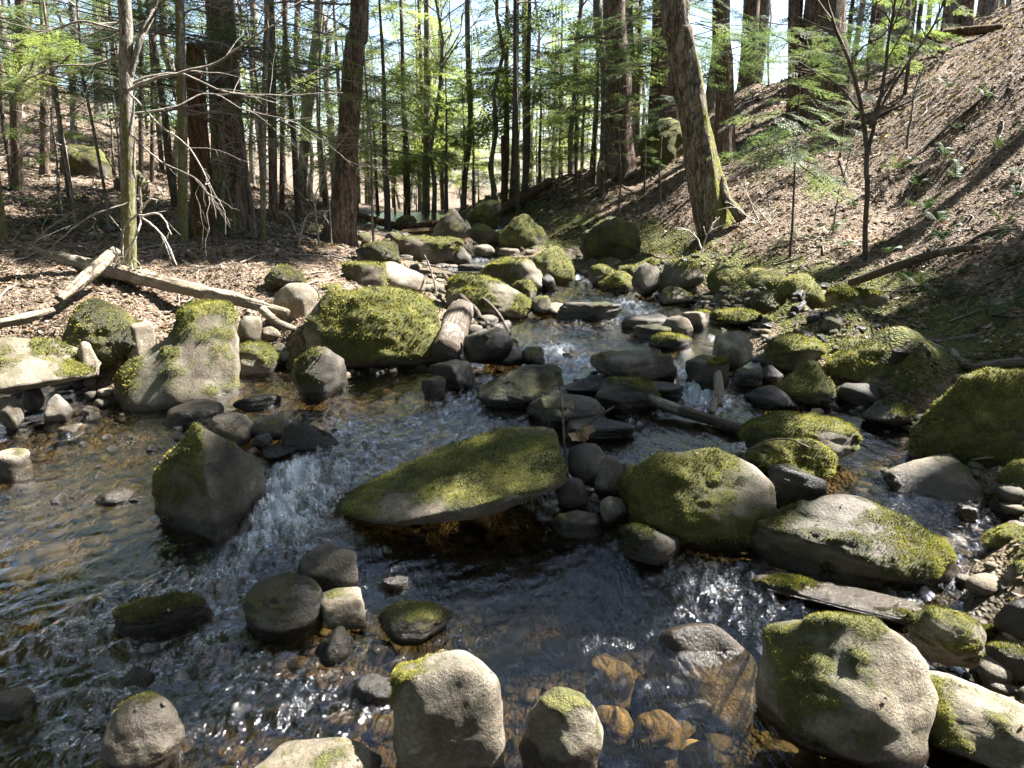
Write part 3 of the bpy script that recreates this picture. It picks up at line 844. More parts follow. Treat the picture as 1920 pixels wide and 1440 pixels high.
# --- middle of the stream
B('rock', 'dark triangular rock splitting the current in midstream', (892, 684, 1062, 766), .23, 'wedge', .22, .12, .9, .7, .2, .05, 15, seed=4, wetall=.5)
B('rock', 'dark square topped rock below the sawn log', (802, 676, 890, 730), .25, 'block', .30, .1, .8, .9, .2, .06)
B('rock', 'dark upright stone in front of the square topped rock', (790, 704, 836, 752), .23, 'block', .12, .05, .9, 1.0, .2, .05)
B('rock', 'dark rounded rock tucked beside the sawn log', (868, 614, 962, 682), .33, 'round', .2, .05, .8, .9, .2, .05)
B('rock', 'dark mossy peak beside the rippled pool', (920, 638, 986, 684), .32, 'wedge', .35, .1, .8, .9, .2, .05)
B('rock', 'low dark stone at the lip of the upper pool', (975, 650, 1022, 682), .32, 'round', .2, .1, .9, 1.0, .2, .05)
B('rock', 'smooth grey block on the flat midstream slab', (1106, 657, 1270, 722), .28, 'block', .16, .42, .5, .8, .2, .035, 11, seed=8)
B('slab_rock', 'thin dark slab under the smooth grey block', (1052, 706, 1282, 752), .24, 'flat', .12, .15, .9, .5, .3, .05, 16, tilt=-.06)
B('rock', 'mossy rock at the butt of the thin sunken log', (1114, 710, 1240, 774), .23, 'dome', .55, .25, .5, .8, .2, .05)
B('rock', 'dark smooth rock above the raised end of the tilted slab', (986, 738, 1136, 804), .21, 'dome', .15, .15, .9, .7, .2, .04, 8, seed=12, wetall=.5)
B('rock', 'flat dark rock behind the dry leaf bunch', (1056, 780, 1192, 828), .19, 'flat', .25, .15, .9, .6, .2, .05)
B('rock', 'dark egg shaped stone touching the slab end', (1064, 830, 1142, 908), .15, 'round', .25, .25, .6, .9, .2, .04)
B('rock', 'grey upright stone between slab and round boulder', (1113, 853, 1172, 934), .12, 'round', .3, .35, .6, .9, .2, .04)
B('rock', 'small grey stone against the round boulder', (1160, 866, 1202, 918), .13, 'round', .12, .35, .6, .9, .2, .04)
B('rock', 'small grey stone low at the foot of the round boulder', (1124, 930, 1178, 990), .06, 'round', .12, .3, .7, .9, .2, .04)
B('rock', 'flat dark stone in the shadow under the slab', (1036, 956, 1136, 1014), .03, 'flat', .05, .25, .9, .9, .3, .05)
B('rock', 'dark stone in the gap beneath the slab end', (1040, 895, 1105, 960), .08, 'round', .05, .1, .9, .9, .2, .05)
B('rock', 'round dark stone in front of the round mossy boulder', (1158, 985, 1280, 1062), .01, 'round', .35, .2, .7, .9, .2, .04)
B('boulder', 'long dark mossy boulder beside the shaded amber pool', (1386, 776, 1612, 872), .17, 'dome', .72, .3, .35, .55, .15, .05, 8, seed=3)
B('rock', 'mossy rock in front of the long dark mossy boulder', (1388, 824, 1566, 896), .15, [[(0, .5, .5), (.3, .4, .95), (.6, .5, .85), (.85, .5, 1), (1, .5, .6), (.95, .2, .2), (.5, 0, .2), (.1, .2, .3), (.1, .5, 0), (.9, .8, 0), (.5, 1, .5)]], .62, .3, .2, .6, .05, .05, 11)
B('rock', 'dark wet rock under the mossy one in midstream', (1440, 870, 1552, 962), .09, 'round', .3, .1, .8, .8, .2, .05)
B('boulder', 'big mossy boulder at the right edge above the side channel', (1706, 692, 1985, 905), .14, [[(0, .4, .25), (.15, .3, .6), (.35, .4, .92), (.7, .5, 1), (1, .6, .9), (1, .3, .5), (.7, .05, .3), (.3, .1, .3), (.05, .2, .05), (1, .2, 0), (.3, .2, 0), (.1, .8, .1), (1, 1, .3), (.5, 1, .6)]], .70, .35, .3, .8, .1, .05, 9, mossdir=(-.3, -.2, .8))
B('boulder', 'broad smooth mossy boulder hanging over a black hollow', (1546, 640, 1748, 722), .31, [[(0, .4, .2), (.1, .3, .5), (.35, .3, .85), (.7, .4, 1), (.95, .5, .95), (1, .5, .5), (.85, .2, .1), (.6, .1, .0), (.2, .1, .1), (.1, .8, .4), (.95, 1, .5), (.5, 1, .9), (.5, .6, .0)]], .68, .6, .1, .7, .0, .04, 10, mossdir=(-.7, -.2, .7))
B('rock', 'mossy pointed rock in front of the broad smooth boulder', (1456, 677, 1566, 758), .24, 'wedge', .72, .3, .5, .9, .2, .06, 10)
B('rock', 'dark low rock beside the mossy pointed one', (1394, 722, 1502, 768), .21, 'wedge', .32, .15, .8, .7, .2, .06)
B('rock', 'dark round rock in the black hollow', (1566, 718, 1652, 764), .21, 'round', .35, .1, .6, .8, .2, .04)
B('rock', 'dark furry rock at the edge of the amber pool', (1614, 750, 1716, 802), .18, 'round', .4, .1, .6, .8, .2, .04)
B('rock', 'flat rock with bright green moss in the sun', (1421, 626, 1548, 692), .31, 'flat', .88, .4, .3, .8, .2, .05, 10, tilt=-.15)
B('rock', 'grey veined rock beside the bright green one', (1336, 620, 1412, 694), .30, 'round', .25, .6, .5, .9, .2, .05)
B('rock', 'square dark mossy rock behind the broken branch', (1284, 664, 1368, 734), .25, 'block', .45, .2, .6, .8, .2, .05)
B('rock', 'dark stone between the grey veined rock and the pointed one', (1420, 684, 1470, 720), .27, 'round', .1, .2, .7, .9, .2, .04)
B('rock', 'low wet stone left of the mossy pointed rock', (1375, 690, 1432, 724), .27, 'flat', .2, .25, .9, .9, .2, .04)
B('rock', 'flat green rock alone in the upper pool', (1218, 626, 1298, 654), .345, 'flat', .8, .3, .5, .7, .3, .05)
B('rock', 'dark slab at the lower edge of the sunlit riffle', (1164, 586, 1262, 624), .36, 'flat', .15, .2, .8, .7, .2, .05)
B('rock', 'dark lenticular rock under the grey domed stone', (1186, 608, 1262, 636), .352, 'flat', .3, .1, .8, .7, .2, .05)
B('rock', 'grey domed stone beside the dark slab', (1238, 592, 1300, 634), .352, 'dome', .15, .6, .5, .8, .2, .04)
B('rock', 'small mossy stone with a pale end below the gravel bar', (1278, 584, 1330, 618), .36, 'block', .55, .6, .4, .8, .2, .05)
B('rock', 'flat mossy rock stretched below the gravel bar', (1330, 580, 1426, 612), .36, 'flat', .6, .7, .4, .6, .2, .05)
B('rock', 'tilted mossy slab below the grey bank boulder', (1428, 588, 1492, 628), .36, 'flat', .78, .5, .2, .8, .2, .05, tilt=.2)
B('rock', 'angular rock with sunlit yellow moss at the head of the gravel bar', (1234, 537, 1300, 568), .41, 'wedge', .5, .8, .3, .8, .2, .05)
B('boulder', 'smooth grey boulder set into the foot of the right bank', (1530, 541, 1672, 614), .40, 'block', .32, .6, .1, .7, .2, .03, 11, seed=17)
B('rock', 'small rock wedged beside the smooth grey bank boulder', (1508, 544, 1562, 590), .44, 'block', .35, .4, .1, .9, .2, .05)
B('rock', 'long black rock lying across the upper riffle', (1040, 566, 1168, 602), .375, 'flat', .06, .05, .9, .45, .2, .05, tilt=-.16)
B('rock', 'pale stone at the upper end of the long black rock', (1026, 567, 1066, 594), .38, 'round', .08, .95, .5, .9, .2, .05)
B('rock', 'smaller pale stone below the long black rock', (1060, 581, 1098, 600), .372, 'dome', .08, 1.0, .5, .9, .2, .05)
B('rock', 'mottled stone between humped boulder and pale stone', (995, 554, 1036, 590), .39, 'round', .25, .6, .5, .9, .2, .05)
# --- further up
B('boulder', 'smooth green boulder largest of the row along the far right bank', (1234, 491, 1322, 550), .44, 'round', .6, .4, .2, .9, .2, .04, tilt=.4)
B('boulder', 'upright green boulder second in the row along the far right bank', (1184, 490, 1240, 550), .44, 'round', .6, .3, .2, .9, .2, .04)
B('rock', 'low green wedge at the near end of the far right row', (1122, 510, 1198, 546), .425, 'wedge', .65, .3, .4, .8, .2, .05)
B('rock', 'green round rock behind the low green wedge', (1104, 496, 1160, 534), .445, 'round', .6, .3, .4, .9, .2, .05)
B('rock', 'pale topped rock highest in the far right row', (1118, 481, 1166, 508), .50, 'dome', .45, .9, .1, .9, .2, .05)
B('rock', 'small green rock in the gap of the far right row', (1160, 497, 1190, 520), .47, 'round', .6, .3, .2, .9, .2, .05)
B('boulder', 'sunlit moss ridged boulder at the head of the upper pool', (982, 463, 1076, 530), .45, 'wedge', .78, .7, .3, .8, .15, .05, 18, tilt=-.12, seed=6)
B('boulder', 'low mossy boulder in front of the moss ridged one', (902, 483, 1022, 540), .46, 'flat', .75, .6, .3, .6, .2, .06, tilt=.12)
B('rock', 'dark stone at the foot of the low mossy boulder', (1012, 514, 1042, 540), .44, 'round', .1, .1, .8, .9, .2, .05)
B('boulder', 'wide flat topped mossy boulder across the far stream', (742, 444, 872, 490), .55, 'block', .68, .5, .1, .5, .2, .05, seed=31)
B('rock', 'dark pointed rock at the end of the wide flat topped boulder', (850, 462, 885, 492), .55, 'wedge', .4, .2, .5, .9, .2, .05)
B('boulder', 'mossy ledge rock at the foot of the big leaning trunk', (640, 492, 726, 546), .60, 'flat', .7, .4, .0, .7, .2, .06)
B('rock', 'dark mossy rock under the stump of the leaning trunk', (666, 452, 752, 508), .68, 'round', .72, .2, .0, .8, .2, .06)
B('boulder', 'grey green leaning boulder far up the stream', (812, 391, 884, 444), .74, 'wedge', .45, .5, .0, .8, .2, .05)
B('boulder', 'dark green mound of rock on the far right bank', (874, 376, 940, 424), .86, 'dome', .85, .3, .0, .9, .2, .06)
B('rock', 'double humped mossy rock at the far bend', (874, 418, 942, 460), .68, 'round', .8, .3, .1, .8, .2, .06)
B('boulder', 'mossy bank boulder above the far bend', (934, 402, 1028, 464), .68, 'wedge', .8, .3, .1, .7, .2, .06)
B('rock', 'small pale green stone in the far riffle', (888, 458, 928, 478), .58, 'dome', .5, .9, .3, .9, .2, .05)
B('rock', 'small grey stone beside the far riffle', (934, 464, 976, 480), .575, 'flat', .1, .9, .5, .9, .2, .05)
B('rock', 'sunken dark bar of rock across the far water', (856, 494, 924, 508), .515, 'flat', .1, .1, .9, .4, .2, .05)
B('rock', 'yellow mossed hump beyond the far logs', (742, 404, 782, 422), .80, 'dome', .8, .7, 0, .9, .2, .06)
B('boulder', 'square bank boulder under a cap of moss and soil', (1086, 408, 1202, 486), .64, 'dome', .72, .25, .1, .6, .2, .08, 12, seed=40)
B('boulder', 'dark moss covered outcrop high on the bank behind the leaning mossy tree', (1196, 222, 1298, 318), None, 'dome', 1.7, .0, 0, .9, .2, .08)
B('boulder', 'dark mossy boulder on the shaded slope at upper left', (112, 270, 214, 332), None, 'dome', .8, .3, 0, .8, .3, .06)
B('rock', 'lower dark mossy rock behind the slim front trunk', (212, 318, 282, 362), None, 'round', .7, .4, 0, .8, .3, .06)
# --- left pool
B('rock', 'grey green stone behind the pyramid rock', (382, 773, 482, 834), .19, 'dome', .5, .55, .4, .8, .2, .04)
B('rock', 'low grey stone between pyramid rock and rapid', (468, 778, 548, 824), .20, 'dome', .2, .4, .6, .8, .2, .04)
B('rock', 'long smooth dark stone at the head of the rapid', (526, 791, 636, 848), .18, [[(0, .5, .6), (.15, .4, .95), (.4, .4, 1), (1, .5, .25), (.9, .2, .1), (.3, .05, .2), (.05, .2, .2), (.2, .9, .3), (.9, .9, .1), (.2, .5, 0)]], .2, .2, .8, .5, .2, .035, 9)
B('rock', 'small black stone under the long smooth one', (490, 828, 560, 862), .16, 'round', .05, .05, .9, .9, .2, .05)
B('rock', 'black stone hidden behind the pyramid rock', (470, 812, 512, 846), .17, 'round', .05, .05, .9, .9, .2, .05)
B('rock', 'black stones base under the horn boulder', (305, 748, 422, 806), .15, 'flat', .1, .05, .9, .7, .3, .06)
B('rock', 'flat black stone in the channel below the yellow mossed rock', (436, 738, 528, 770), .20, 'flat', .1, .1, .9, .6, .3, .05)
B('rock', 'small pale flat stone in the shallows at left', (106, 794, 162, 822), .115, 'flat', .05, .95, .4, .8, .2, .05)
B('rock', 'low stone awash in the middle of the left pool', (178, 914, 252, 948), .095, 'dome', .08, .35, 1.0, .8, .3, .04, wetall=.8)
B('rock', 'olive stone under the water at the left edge', (-20, 840, 62, 900), .095, 'flat', .1, .7, 1.0, .8, .3, .05)
B('rock', 'pale leaning stone in the hollow below the slab boulder', (82, 738, 138, 790), .17, 'wedge', .1, .4, .3, .9, .2, .05)
B('rock', 'grey stone deep in the hollow at the left edge', (-10, 742, 46, 800), .17, 'round', .1, .3, .3, .9, .2, .05)
B('rock', 'small stone in the hollow beside the slab boulder', (40, 724, 84, 768), .22, 'round', .1, .2, .3, .9, .2, .05)
B('rock', 'sunlit tan stone under the moss mound', (236, 602, 294, 668), .48, 'block', .15, .95, 0, .9, .2, .04)
B('rock', 'pale flake leaning beside the slab boulder', (138, 640, 186, 700), .42, 'wedge', .2, .95, 0, .8, .2, .04)
B('rock', 'round pale rock behind the horn boulder', (442, 592, 492, 646), .44, 'round', .25, .95, 0, .9, .2, .04)
B('rock', 'small pale stone beside the driftwood twigs', (505, 642, 540, 664), .36, 'round', .05, 1.0, 0, .9, .2, .05)
B('rock', 'tan stone below the driftwood twigs', (490, 612, 530, 640), .42, 'round', .1, .9, 0, .9, .2, .05)
B('rock', 'flat tan stone in the gap left of the horn boulder', (232, 664, 276, 684), .38, 'flat', .1, .95, 0, .9, .2, .05)
# --- near left
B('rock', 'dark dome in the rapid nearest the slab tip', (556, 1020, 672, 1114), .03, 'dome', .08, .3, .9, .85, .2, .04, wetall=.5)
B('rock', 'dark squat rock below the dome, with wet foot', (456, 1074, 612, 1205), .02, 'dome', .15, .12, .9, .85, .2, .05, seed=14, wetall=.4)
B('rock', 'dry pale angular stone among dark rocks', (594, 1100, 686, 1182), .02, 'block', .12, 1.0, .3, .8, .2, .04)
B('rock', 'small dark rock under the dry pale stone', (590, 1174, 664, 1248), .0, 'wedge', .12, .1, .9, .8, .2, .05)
B('rock', 'rounded moss topped rock alone in rippled blue water', (711, 1130, 846, 1210), .0, 'dome', .38, .3, .8, .8, .2, .035)
B('rock', 'flat rock with water sliding over it, near left', (212, 1116, 404, 1206), .02, 'flat', .35, .35, 1.0, .7, .3, .05, wetall=.8)
B('boulder', 'glossy wet boulder with froth at its foot, bottom left', (188, 1300, 348, 1470), -.01, 'dome', .42, .35, 1.0, .9, .2, .05, wetall=.8)
B('boulder', 'pale wet boulder half cut off by the bottom edge', (428, 1382, 716, 1560), -.02, 'dome', .3, .55, .9, .8, .2, .05)
B('rock', 'dark drowned rock touching the blocky boulder', (656, 1262, 744, 1338), -.05, 'round', .1, .1, 1.0, .9, .2, .05)
B('rock', 'orange brown stone at the bottom left edge', (-20, 1288, 72, 1366), -.01, 'flat', .05, .6, 1.0, .9, .2, .05)
B('rock', 'olive drowned stone left of the blocky boulder', (604, 1328, 690, 1388), -.06, 'flat', .1, .5, 1.0, .9, .2, .05)
B('rock', 'small drowned stone near the rounded moss topped rock', (688, 1198, 742, 1250), -.05, 'flat', .1, .35, 1.0, .9, .2, .05)
B('rock', 'tip of a drowned stone in blue ripples', (716, 1078, 766, 1108), .01, 'flat', .1, .4, 1.0, .9, .2, .05)
B('rock', 'small awash stone above the glossy wet boulder', (232, 1250, 292, 1300), .0, 'round', .1, .2, 1.0, .9, .2, .05, wetall=.8)
B('rock', 'drowned amber stone, uppermost of the sunlit underwater group', (1098, 1225, 1190, 1345), -.22, 'flat', .0, 1.0, .3, .9, .2, .06)
B('rock', 'drowned amber stone beside the wet speckled one', (1104, 1322, 1192, 1410), -.2, 'dome', .0, 1.0, .3, .9, .2, .06)
B('rock', 'drowned amber stone nearest the brown boulder', (1188, 1330, 1280, 1425), -.2, 'dome', .0, 1.0, .3, .9, .2, .06)
B('rock', 'drowned orange stone at the very bottom edge', (1270, 1385, 1340, 1450), -.2, 'flat', .0, .9, .3, .9, .2, .06)
B('rock', 'mossy rock at the right edge above the flat pointed one', (1868, 862, 1960, 938), .15, 'round', .75, .4, .2, .9, .2, .05)
B('rock', 'yellow mossed rock at the right edge above the ledge', (1878, 1052, 1960, 1120), .12, 'round', .8, .4, .2, .9, .2, .06)
B('rock', 'small wet stone beside the low wide boulder', (1790, 945, 1835, 978), .1, 'round', .1, .5, .9, .9, .2, .05)
# mossy root mats hanging over the right bank edge
for lab, bx in [('first', (1326, 494, 1402, 542)), ('second', (1386, 504, 1470, 556)), ('third', (1452, 514, 1544, 570))]:
    B('moss_hummock', '%s mossy hummock from the left along the overhanging right bank edge' % lab, bx, None, 'round', 1.2, .0, .0, 1.0, .5, .07, 6, cat='moss hummock', group='mossy hummocks along the right bank edge')
B('moss_hummock', 'bright moss mound on the left bank between slab boulder and horn boulder', (118, 560, 292, 668), .50, 'round', 1.15, .0, .0, .8, .5, .08, 6, cat='moss hummock', seed=51)
B('moss_hummock', 'small moss cushion behind the pale round rock by the log end', (498, 498, 572, 540), .74, 'round', 1.15, .0, .0, .8, .5, .08, 6, cat='moss hummock', seed=52)
B('rock', 'mossy rock at the right edge beside the small wet stone', (1842, 985, 1965, 1066), .1, 'dome', .8, .3, .4, .8, .2, .06)
B('rock', 'dark mossy rock at the right edge below the ledge', (1862, 1122, 1980, 1218), .06, 'dome', .7, .2, .4, .8, .2, .06)
B('rock', 'dark rock wedged above the angular grey white boulder', (1846, 1204, 1960, 1280), .03, 'block', .45, .2, .5, .8, .2, .06)
B('rock', 'mossy rock below the smooth grey bank boulder', (1560, 606, 1640, 650), .36, 'dome', .75, .2, .2, .8, .2, .06)
B('rock', 'dark mossy rock beside the broad smooth boulder', (1490, 606, 1560, 640), .37, 'dome', .6, .2, .3, .8, .2, .06)
B('rock', 'mossy rock under the bank edge behind the gravel bar', (1400, 548, 1478, 588), .42, 'dome', .7, .2, .2, .8, .2, .06)
# ------------------------------------------------------------------ the stream
# broken water: (px, py, level, radius in pixels across, strength)
FOAM = [(650, 810, .19, 55, .55), (690, 845, .17, 45, .5), (430, 1065, .05, 50, .6), (290, 1135, .04, 55, .6), (260, 1185, .03, 50, .5), (820, 760, .22, 60, .35), (1100, 575, .38, 45, .5), (555, 900, .12, 60, 1.0), (520, 960, .09, 62, .9), (560, 985, .07, 55, .8), (600, 940, .1, 45, .75), (470, 1020, .06, 50, .65), (640, 880, .15, 45, .6), (590, 860, .17, 40, .65), (500, 1010, .06, 40, .75), (390, 1090, .04, 45, .6),
        (330, 1110, .04, 50, .55), (180, 1170, .03, 55, .62), (120, 1200, .03, 55, .55), (60, 1215, .03, 40, .35), (380, 1215, .02, 50, .6), (330, 1240, .02, 45, .45), (240, 1290, .01, 50, .5), (200, 1310, .01, 40, .5), (150, 1380, .0, 50, .4),
        (430, 1130, .03, 50, .4), (700, 820, .19, 60, .5), (760, 800, .2, 60, .3), (860, 740, .23, 40, .4), (900, 665, .3, 40, .5), (910, 710, .26, 30, .6), (1050, 665, .31, 50, .75), (1090, 680, .29, 35, .65), (1020, 690, .28, 40, .5),
        (1300, 710, .28, 42, 1.0), (1310, 745, .22, 45, .95), (1285, 690, .31, 32, .7), (1350, 750, .22, 30, .6), (1400, 700, .28, 40, .45), (1180, 570, .385, 45, .65), (1200, 585, .38, 40, .6), (1140, 598, .37, 40, .6), (1090, 606, .365, 40, .4), (1240, 560, .39, 25, .5),
        (1075, 520, .44, 22, .9), (1110, 530, .42, 40, .5), (1040, 540, .415, 30, .4), (900, 490, .52, 40, .5), (850, 505, .5, 40, .45), (960, 470, .56, 30, .6), (930, 478, .545, 25, .5), (1000, 465, .57, 20, .5),
        (1350, 1085, .03, 60, .5), (1420, 1100, .025, 45, .5), (1300, 1075, .03, 40, .5), (1560, 1075, .06, 60, .5), (1680, 1080, .07, 60, .55), (1480, 1080, .05, 45, .5), (1240, 760, .21, 40, .2), (1180, 780, .205, 40, .35), (700, 1190, .0, 40, .2), (480, 1250, .01, 60, .35), (150, 815, .125, 45, .4), (60, 835, .12, 50, .3), (240, 830, .125, 45, .35),
        (950, 820, .2, 40, .15), (1810, 960, .1, 40, .4), (1850, 1060, .08, 50, .4), (560, 1330, .0, 90, .25), (430, 1350, .0, 80, .3), (650, 1000, .04, 30, .5)]
# how the current runs: (px, py, level, heading in the picture plane of the ground x, y)
WNU, WNV = 620, 620
WX, WY = fan(WNU, WNV, .56, 1.0, 19)
WZ = water_level(WX, WY)
_tz = terrain(WX, WY)
foam = np.zeros(WX.shape)
for a, b, z, rp, s in FOAM:
    p = at_z(a, b, z)
    dep = p[1] * CP - (p[2] - CAM_Z) * SP
    rx = rp * dep / FPX
    ry = rx * 1.7
    foam = np.maximum(foam, s * np.exp(-(((WX - p[0]) / rx) ** 2 + ((WY - p[1]) / ry) ** 2)))
# steep water is rough water
_gz = np.hypot(np.gradient(WZ, axis=0) / np.gradient(WY, axis=0), np.gradient(WZ, axis=1) / np.gradient(WX, axis=1))
FLOW = [(850, 790, .2, 160, .35), (700, 770, .21, 120, .3), (760, 1090, .0, 120, .3), (880, 1190, .0, 150, .35), (1030, 1160, .0, 130, .32), (1150, 1080, .01, 110, .28), (1010, 620, .36, 120, .35), (1150, 560, .4, 120, .4), (560, 1250, .0, 160, .35), (380, 1180, .02, 150, .35), (600, 1000, .05, 90, .4), (900, 485, .53, 100, .3), (1350, 1090, .03, 120, .3), (1800, 1000, .1, 120, .3), (200, 1280, .0, 150, .3)]
flow = np.zeros(WX.shape)
for a, b, z, rp, s in FLOW:
    p = at_z(a, b, z)
    rx = rp * (p[1] * CP - (p[2] - CAM_Z) * SP) / FPX
    flow = np.maximum(flow, s * np.exp(-(((WX - p[0]) / rx) ** 2 + ((WY - p[1]) / (rx * 1.4)) ** 2)))
# the current piles up on the stones and curls round them
ring = np.zeros(WX.shape)
for X0, Y0, zt, ra, rb, az in ROCKS:
    if Y0 > 14:
        continue
    m_ = max(ra, rb) * 1.6
    sel = (np.abs(WX - X0) < m_) & (np.abs(WY - Y0) < m_)
    if not sel.any():
        continue
    dx, dy = WX[sel] - X0, WY[sel] - Y0
    cc, ss = math.cos(az), math.sin(az)
    el = np.sqrt(((dx * cc - dy * ss) / ra) ** 2 + ((dx * ss + dy * cc) / rb) ** 2)
    wd = .05 / max(ra, .08)
    ring[sel] = np.maximum(ring[sel], np.exp(-((el - 1.0) / wd) ** 2) * (.5 + .5 * np.clip(dy / (rb + 1e-3), -1, 1)))
foam = np.maximum(foam, ring * (.12 + 1.2 * np.maximum(flow, foam * .6)))
turb = np.clip(.09 + flow + foam * 1.1 + ring * .25 + sstep(.05, .28, _gz) * .4, 0, 1.3)
for a, b, rp, k in [(1050, 1020, 150, .6), (1310, 1300, 130, .8), (1190, 1380, 130, .8), (1100, 1280, 90, .5), (100, 900, 170, .6), (120, 1020, 170, .55), (320, 930, 130, .5), (1650, 840, 120, .7), (1560, 900, 90, .5)]:
    p = at_z(a, b, .05)
    rx = rp * (p[1] * CP - (p[2] - CAM_Z) * SP) / FPX
    turb *= 1 - k * np.exp(-(((WX - p[0]) / rx) ** 2 + ((WY - p[1]) / (rx * 1.2)) ** 2))
DIRS = [(-.15, -1.0), (-.85, -.55), (.45, -.9)]       # straight down, down to the left, down to the right
_cs = [at_z(850, 780, .2), at_z(430, 1150, .03), at_z(1450, 1000, .05)]
wts = np.stack([np.exp(-(((WX - c[0]) / 1.2) ** 2 + ((WY - c[1]) / 1.5) ** 2)) + (1e-3 if k == 0 else 1e-6) for k, c in enumerate(_cs)])
wts /= wts.sum(0)
disp = np.zeros(WX.shape)
fu = np.zeros(WX.shape)
fv = np.zeros(WX.shape)
for k, (dx, dy) in enumerate(DIRS):
    L = math.hypot(dx, dy)
    dx, dy = dx / L, dy / L
    al = WX * dx + WY * dy
    ac = -WX * dy + WY * dx
    q = np.stack([ac.ravel() * 9, al.ravel() * 3.2, np.full(WX.size, 3.1 * k)], 1)
    q2 = np.stack([ac.ravel() * 26, al.ravel() * 12, np.full(WX.size, 5.1 * k)], 1)
    d = (.024 * fbm(q, 3) + .011 * fbm(q2, 3)).reshape(WX.shape)
    disp += wts[k] * d
    fu += wts[k] * ac
    fv += wts[k] * al
q3 = np.stack([WX.ravel() * 17, WY.ravel() * 14, WZ.ravel() * 20], 1)
chop = fbm(q3, 4).reshape(WX.shape)
WZr = WZ + disp * (.25 + 1.3 * turb) + foam * .07 * chop + foam * .012 + ring * .010
keep = (WZr > _tz - .05)
_wf = grid_faces(WNU, WNV)
_wf = _wf[keep.ravel()[_wf].any(1)]
_used = np.unique(_wf)
_re = np.full(WX.size, -1)
_re[_used] = np.arange(len(_used))
stream = tag(link('stream_water', mesh_data('stream_water', np.stack([WX.ravel(), WY.ravel(), WZr.ravel()], 1)[_used], _re[_wf], [M_WATER],
             {'foam': foam.ravel()[_used], 'turb': turb.ravel()[_used], 'fu': fu.ravel()[_used], 'fv': fv.ravel()[_used]})), kind='structure')

# ------------------------------------------------------------------ moss, gravel and leaves on the ground
def scatter_on(P, F, weight, n, rs):
    a = np.linalg.norm(np.cross(P[F[:, 1]] - P[F[:, 0]], P[F[:, 2]] - P[F[:, 0]]), axis=1) / 2
    w = a * weight[F].mean(1)
    if w.sum() <= 0:
        return None
    t = rs.choice(len(F), n, p=w / w.sum())
    b = rs.dirichlet((1, 1, 1), n)
    return t, b

def tufts(P, N, size, rs, tint, lean=.5):
    n = len(P)
    d = N + lean * rs.normal(size=(n, 3)) + np.array([0, 0, .15])
    d /= np.linalg.norm(d, axis=1)[:, None]
    s = np.cross(d, rs.normal(size=(n, 3)))
    s /= np.linalg.norm(s, axis=1)[:, None] + 1e-9
    h = size * (.5 + rs.random((n, 1)))
    w = h * .28
    V = np.stack([P - s * w - N * .003, P + s * w - N * .003, P + d * h], 1).reshape(-1, 3)
    return V, np.arange(3 * n).reshape(-1, 3), np.repeat(tint, 3, axis=0)

def moss_tint(P, rs, bright):
    n = fbm(P * 5 + 3, 3)[:, None] + .2 * rs.normal(size=(len(P), 1))
    t = np.clip(.5 + n * .9 + (bright - .5) * .5, 0, 1)
    a, b, c = np.array([.028, .032, .010]), np.array([.115, .115, .026]), np.array([.30, .275, .07])
    return np.where(t < .5, a + (b - a) * t * 2, b + (c - b) * (t - .5) * 2)

for o, P, F, N, mo, moss, yy, wpx in MOSS_BLADES:
    if yy > 12:
        continue
    rs = np.random.default_rng(int(wpx) + int(yy * 100))
    n = int(min(10000, .08 * wpx * wpx))
    r = scatter_on(P, F, np.clip(mo - .45, 0, .5), n, rs)
    if r is None or mo.max() < .5:
        continue
    t, b = r
    q = (P[F[t]] * b[:, :, None]).sum(1)
    nn = (N[F[t]] * b[:, :, None]).sum(1)
    V, T, C = tufts(q, nn, .0042 * max(1.5, min(yy, 7)) * .62, rs, moss_tint(q + np.array(o.location), rs, moss))
    tag(link('moss', mesh_data('moss', V, T, [M_MOSS], {'tint': C}, False), o), kind='stuff')

# gravel and cobbles: real stones, the biggest as things of their own
def stone_variants(k, level, rough=.06):
    out = []
    for i in range(k):
        V, F = rock_shape('round' if i % 3 else 'block', level, 500 + i, rough)
        out.append((V * np.array([1, .8, .62]), F))
    return out

def near_rock(x, y, m=1.0):
    for X, Y, z, a, b, az in ROCKS:
        c, s = math.cos(az), math.sin(az)
        dx, dy = x - X, y - Y
        u, v = dx * c - dy * s, dx * s + dy * c
        if (u / a) ** 2 + (v / b) ** 2 < m:
            return True
    return False

SV = stone_variants(10, 2)
rs = np.random.default_rng(77)
gm = MB()
GA = []
n_g = 0
U = rs.uniform(-.5, .5, 16000)
VV = rs.uniform(math.log(4.2), math.log(20), 16000)
gy = np.exp(VV) - 3
gx = U * (gy + 3)
gt, gw = terrain(gx, gy), water_level(gx, gy)
ok = (gt - gw > -.5) & (gt - gw < .10) & (gy > 1.2)
for x, y, z, w in zip(gx[ok], gy[ok], gt[ok], gw[ok]):
    if n_g >= 3600:
        break
    if rs.random() > (.55 if z > w - .08 else .30):
        continue
    V, F = SV[rs.integers(10)]
    r = rs.gamma(2.2, .011) * (.8 + y * .10) + .012
    r = min(r, .10)
    a = rs.random() * 6.28
    c, s = math.cos(a), math.sin(a)
    q = V * r * np.array([1, 1, rs.uniform(.6, 1.1)])
    q = np.stack([q[:, 0] * c - q[:, 1] * s, q[:, 0] * s + q[:, 1] * c, q[:, 2]], 1) + np.array([x, y, z + r * .15])
    gm.add(q, F)
    pl = np.clip(rs.normal(.45 if z > w - .03 else .22, .22), 0, 1)
    GA.append(np.stack([np.full(len(q), max(0, rs.normal(.05, .2))), np.clip(1 - (q[:, 2] - w - .015) / .05, 0, 1) * .8, np.full(len(q), pl)], 1))
    n_g += 1
GA = np.concatenate(GA)
gravel = link('stream_gravel', gm.data('stream_gravel', M_ROCK, extra={'moss': GA[:, 0], 'wet': GA[:, 1], 'pale': GA[:, 2]}))
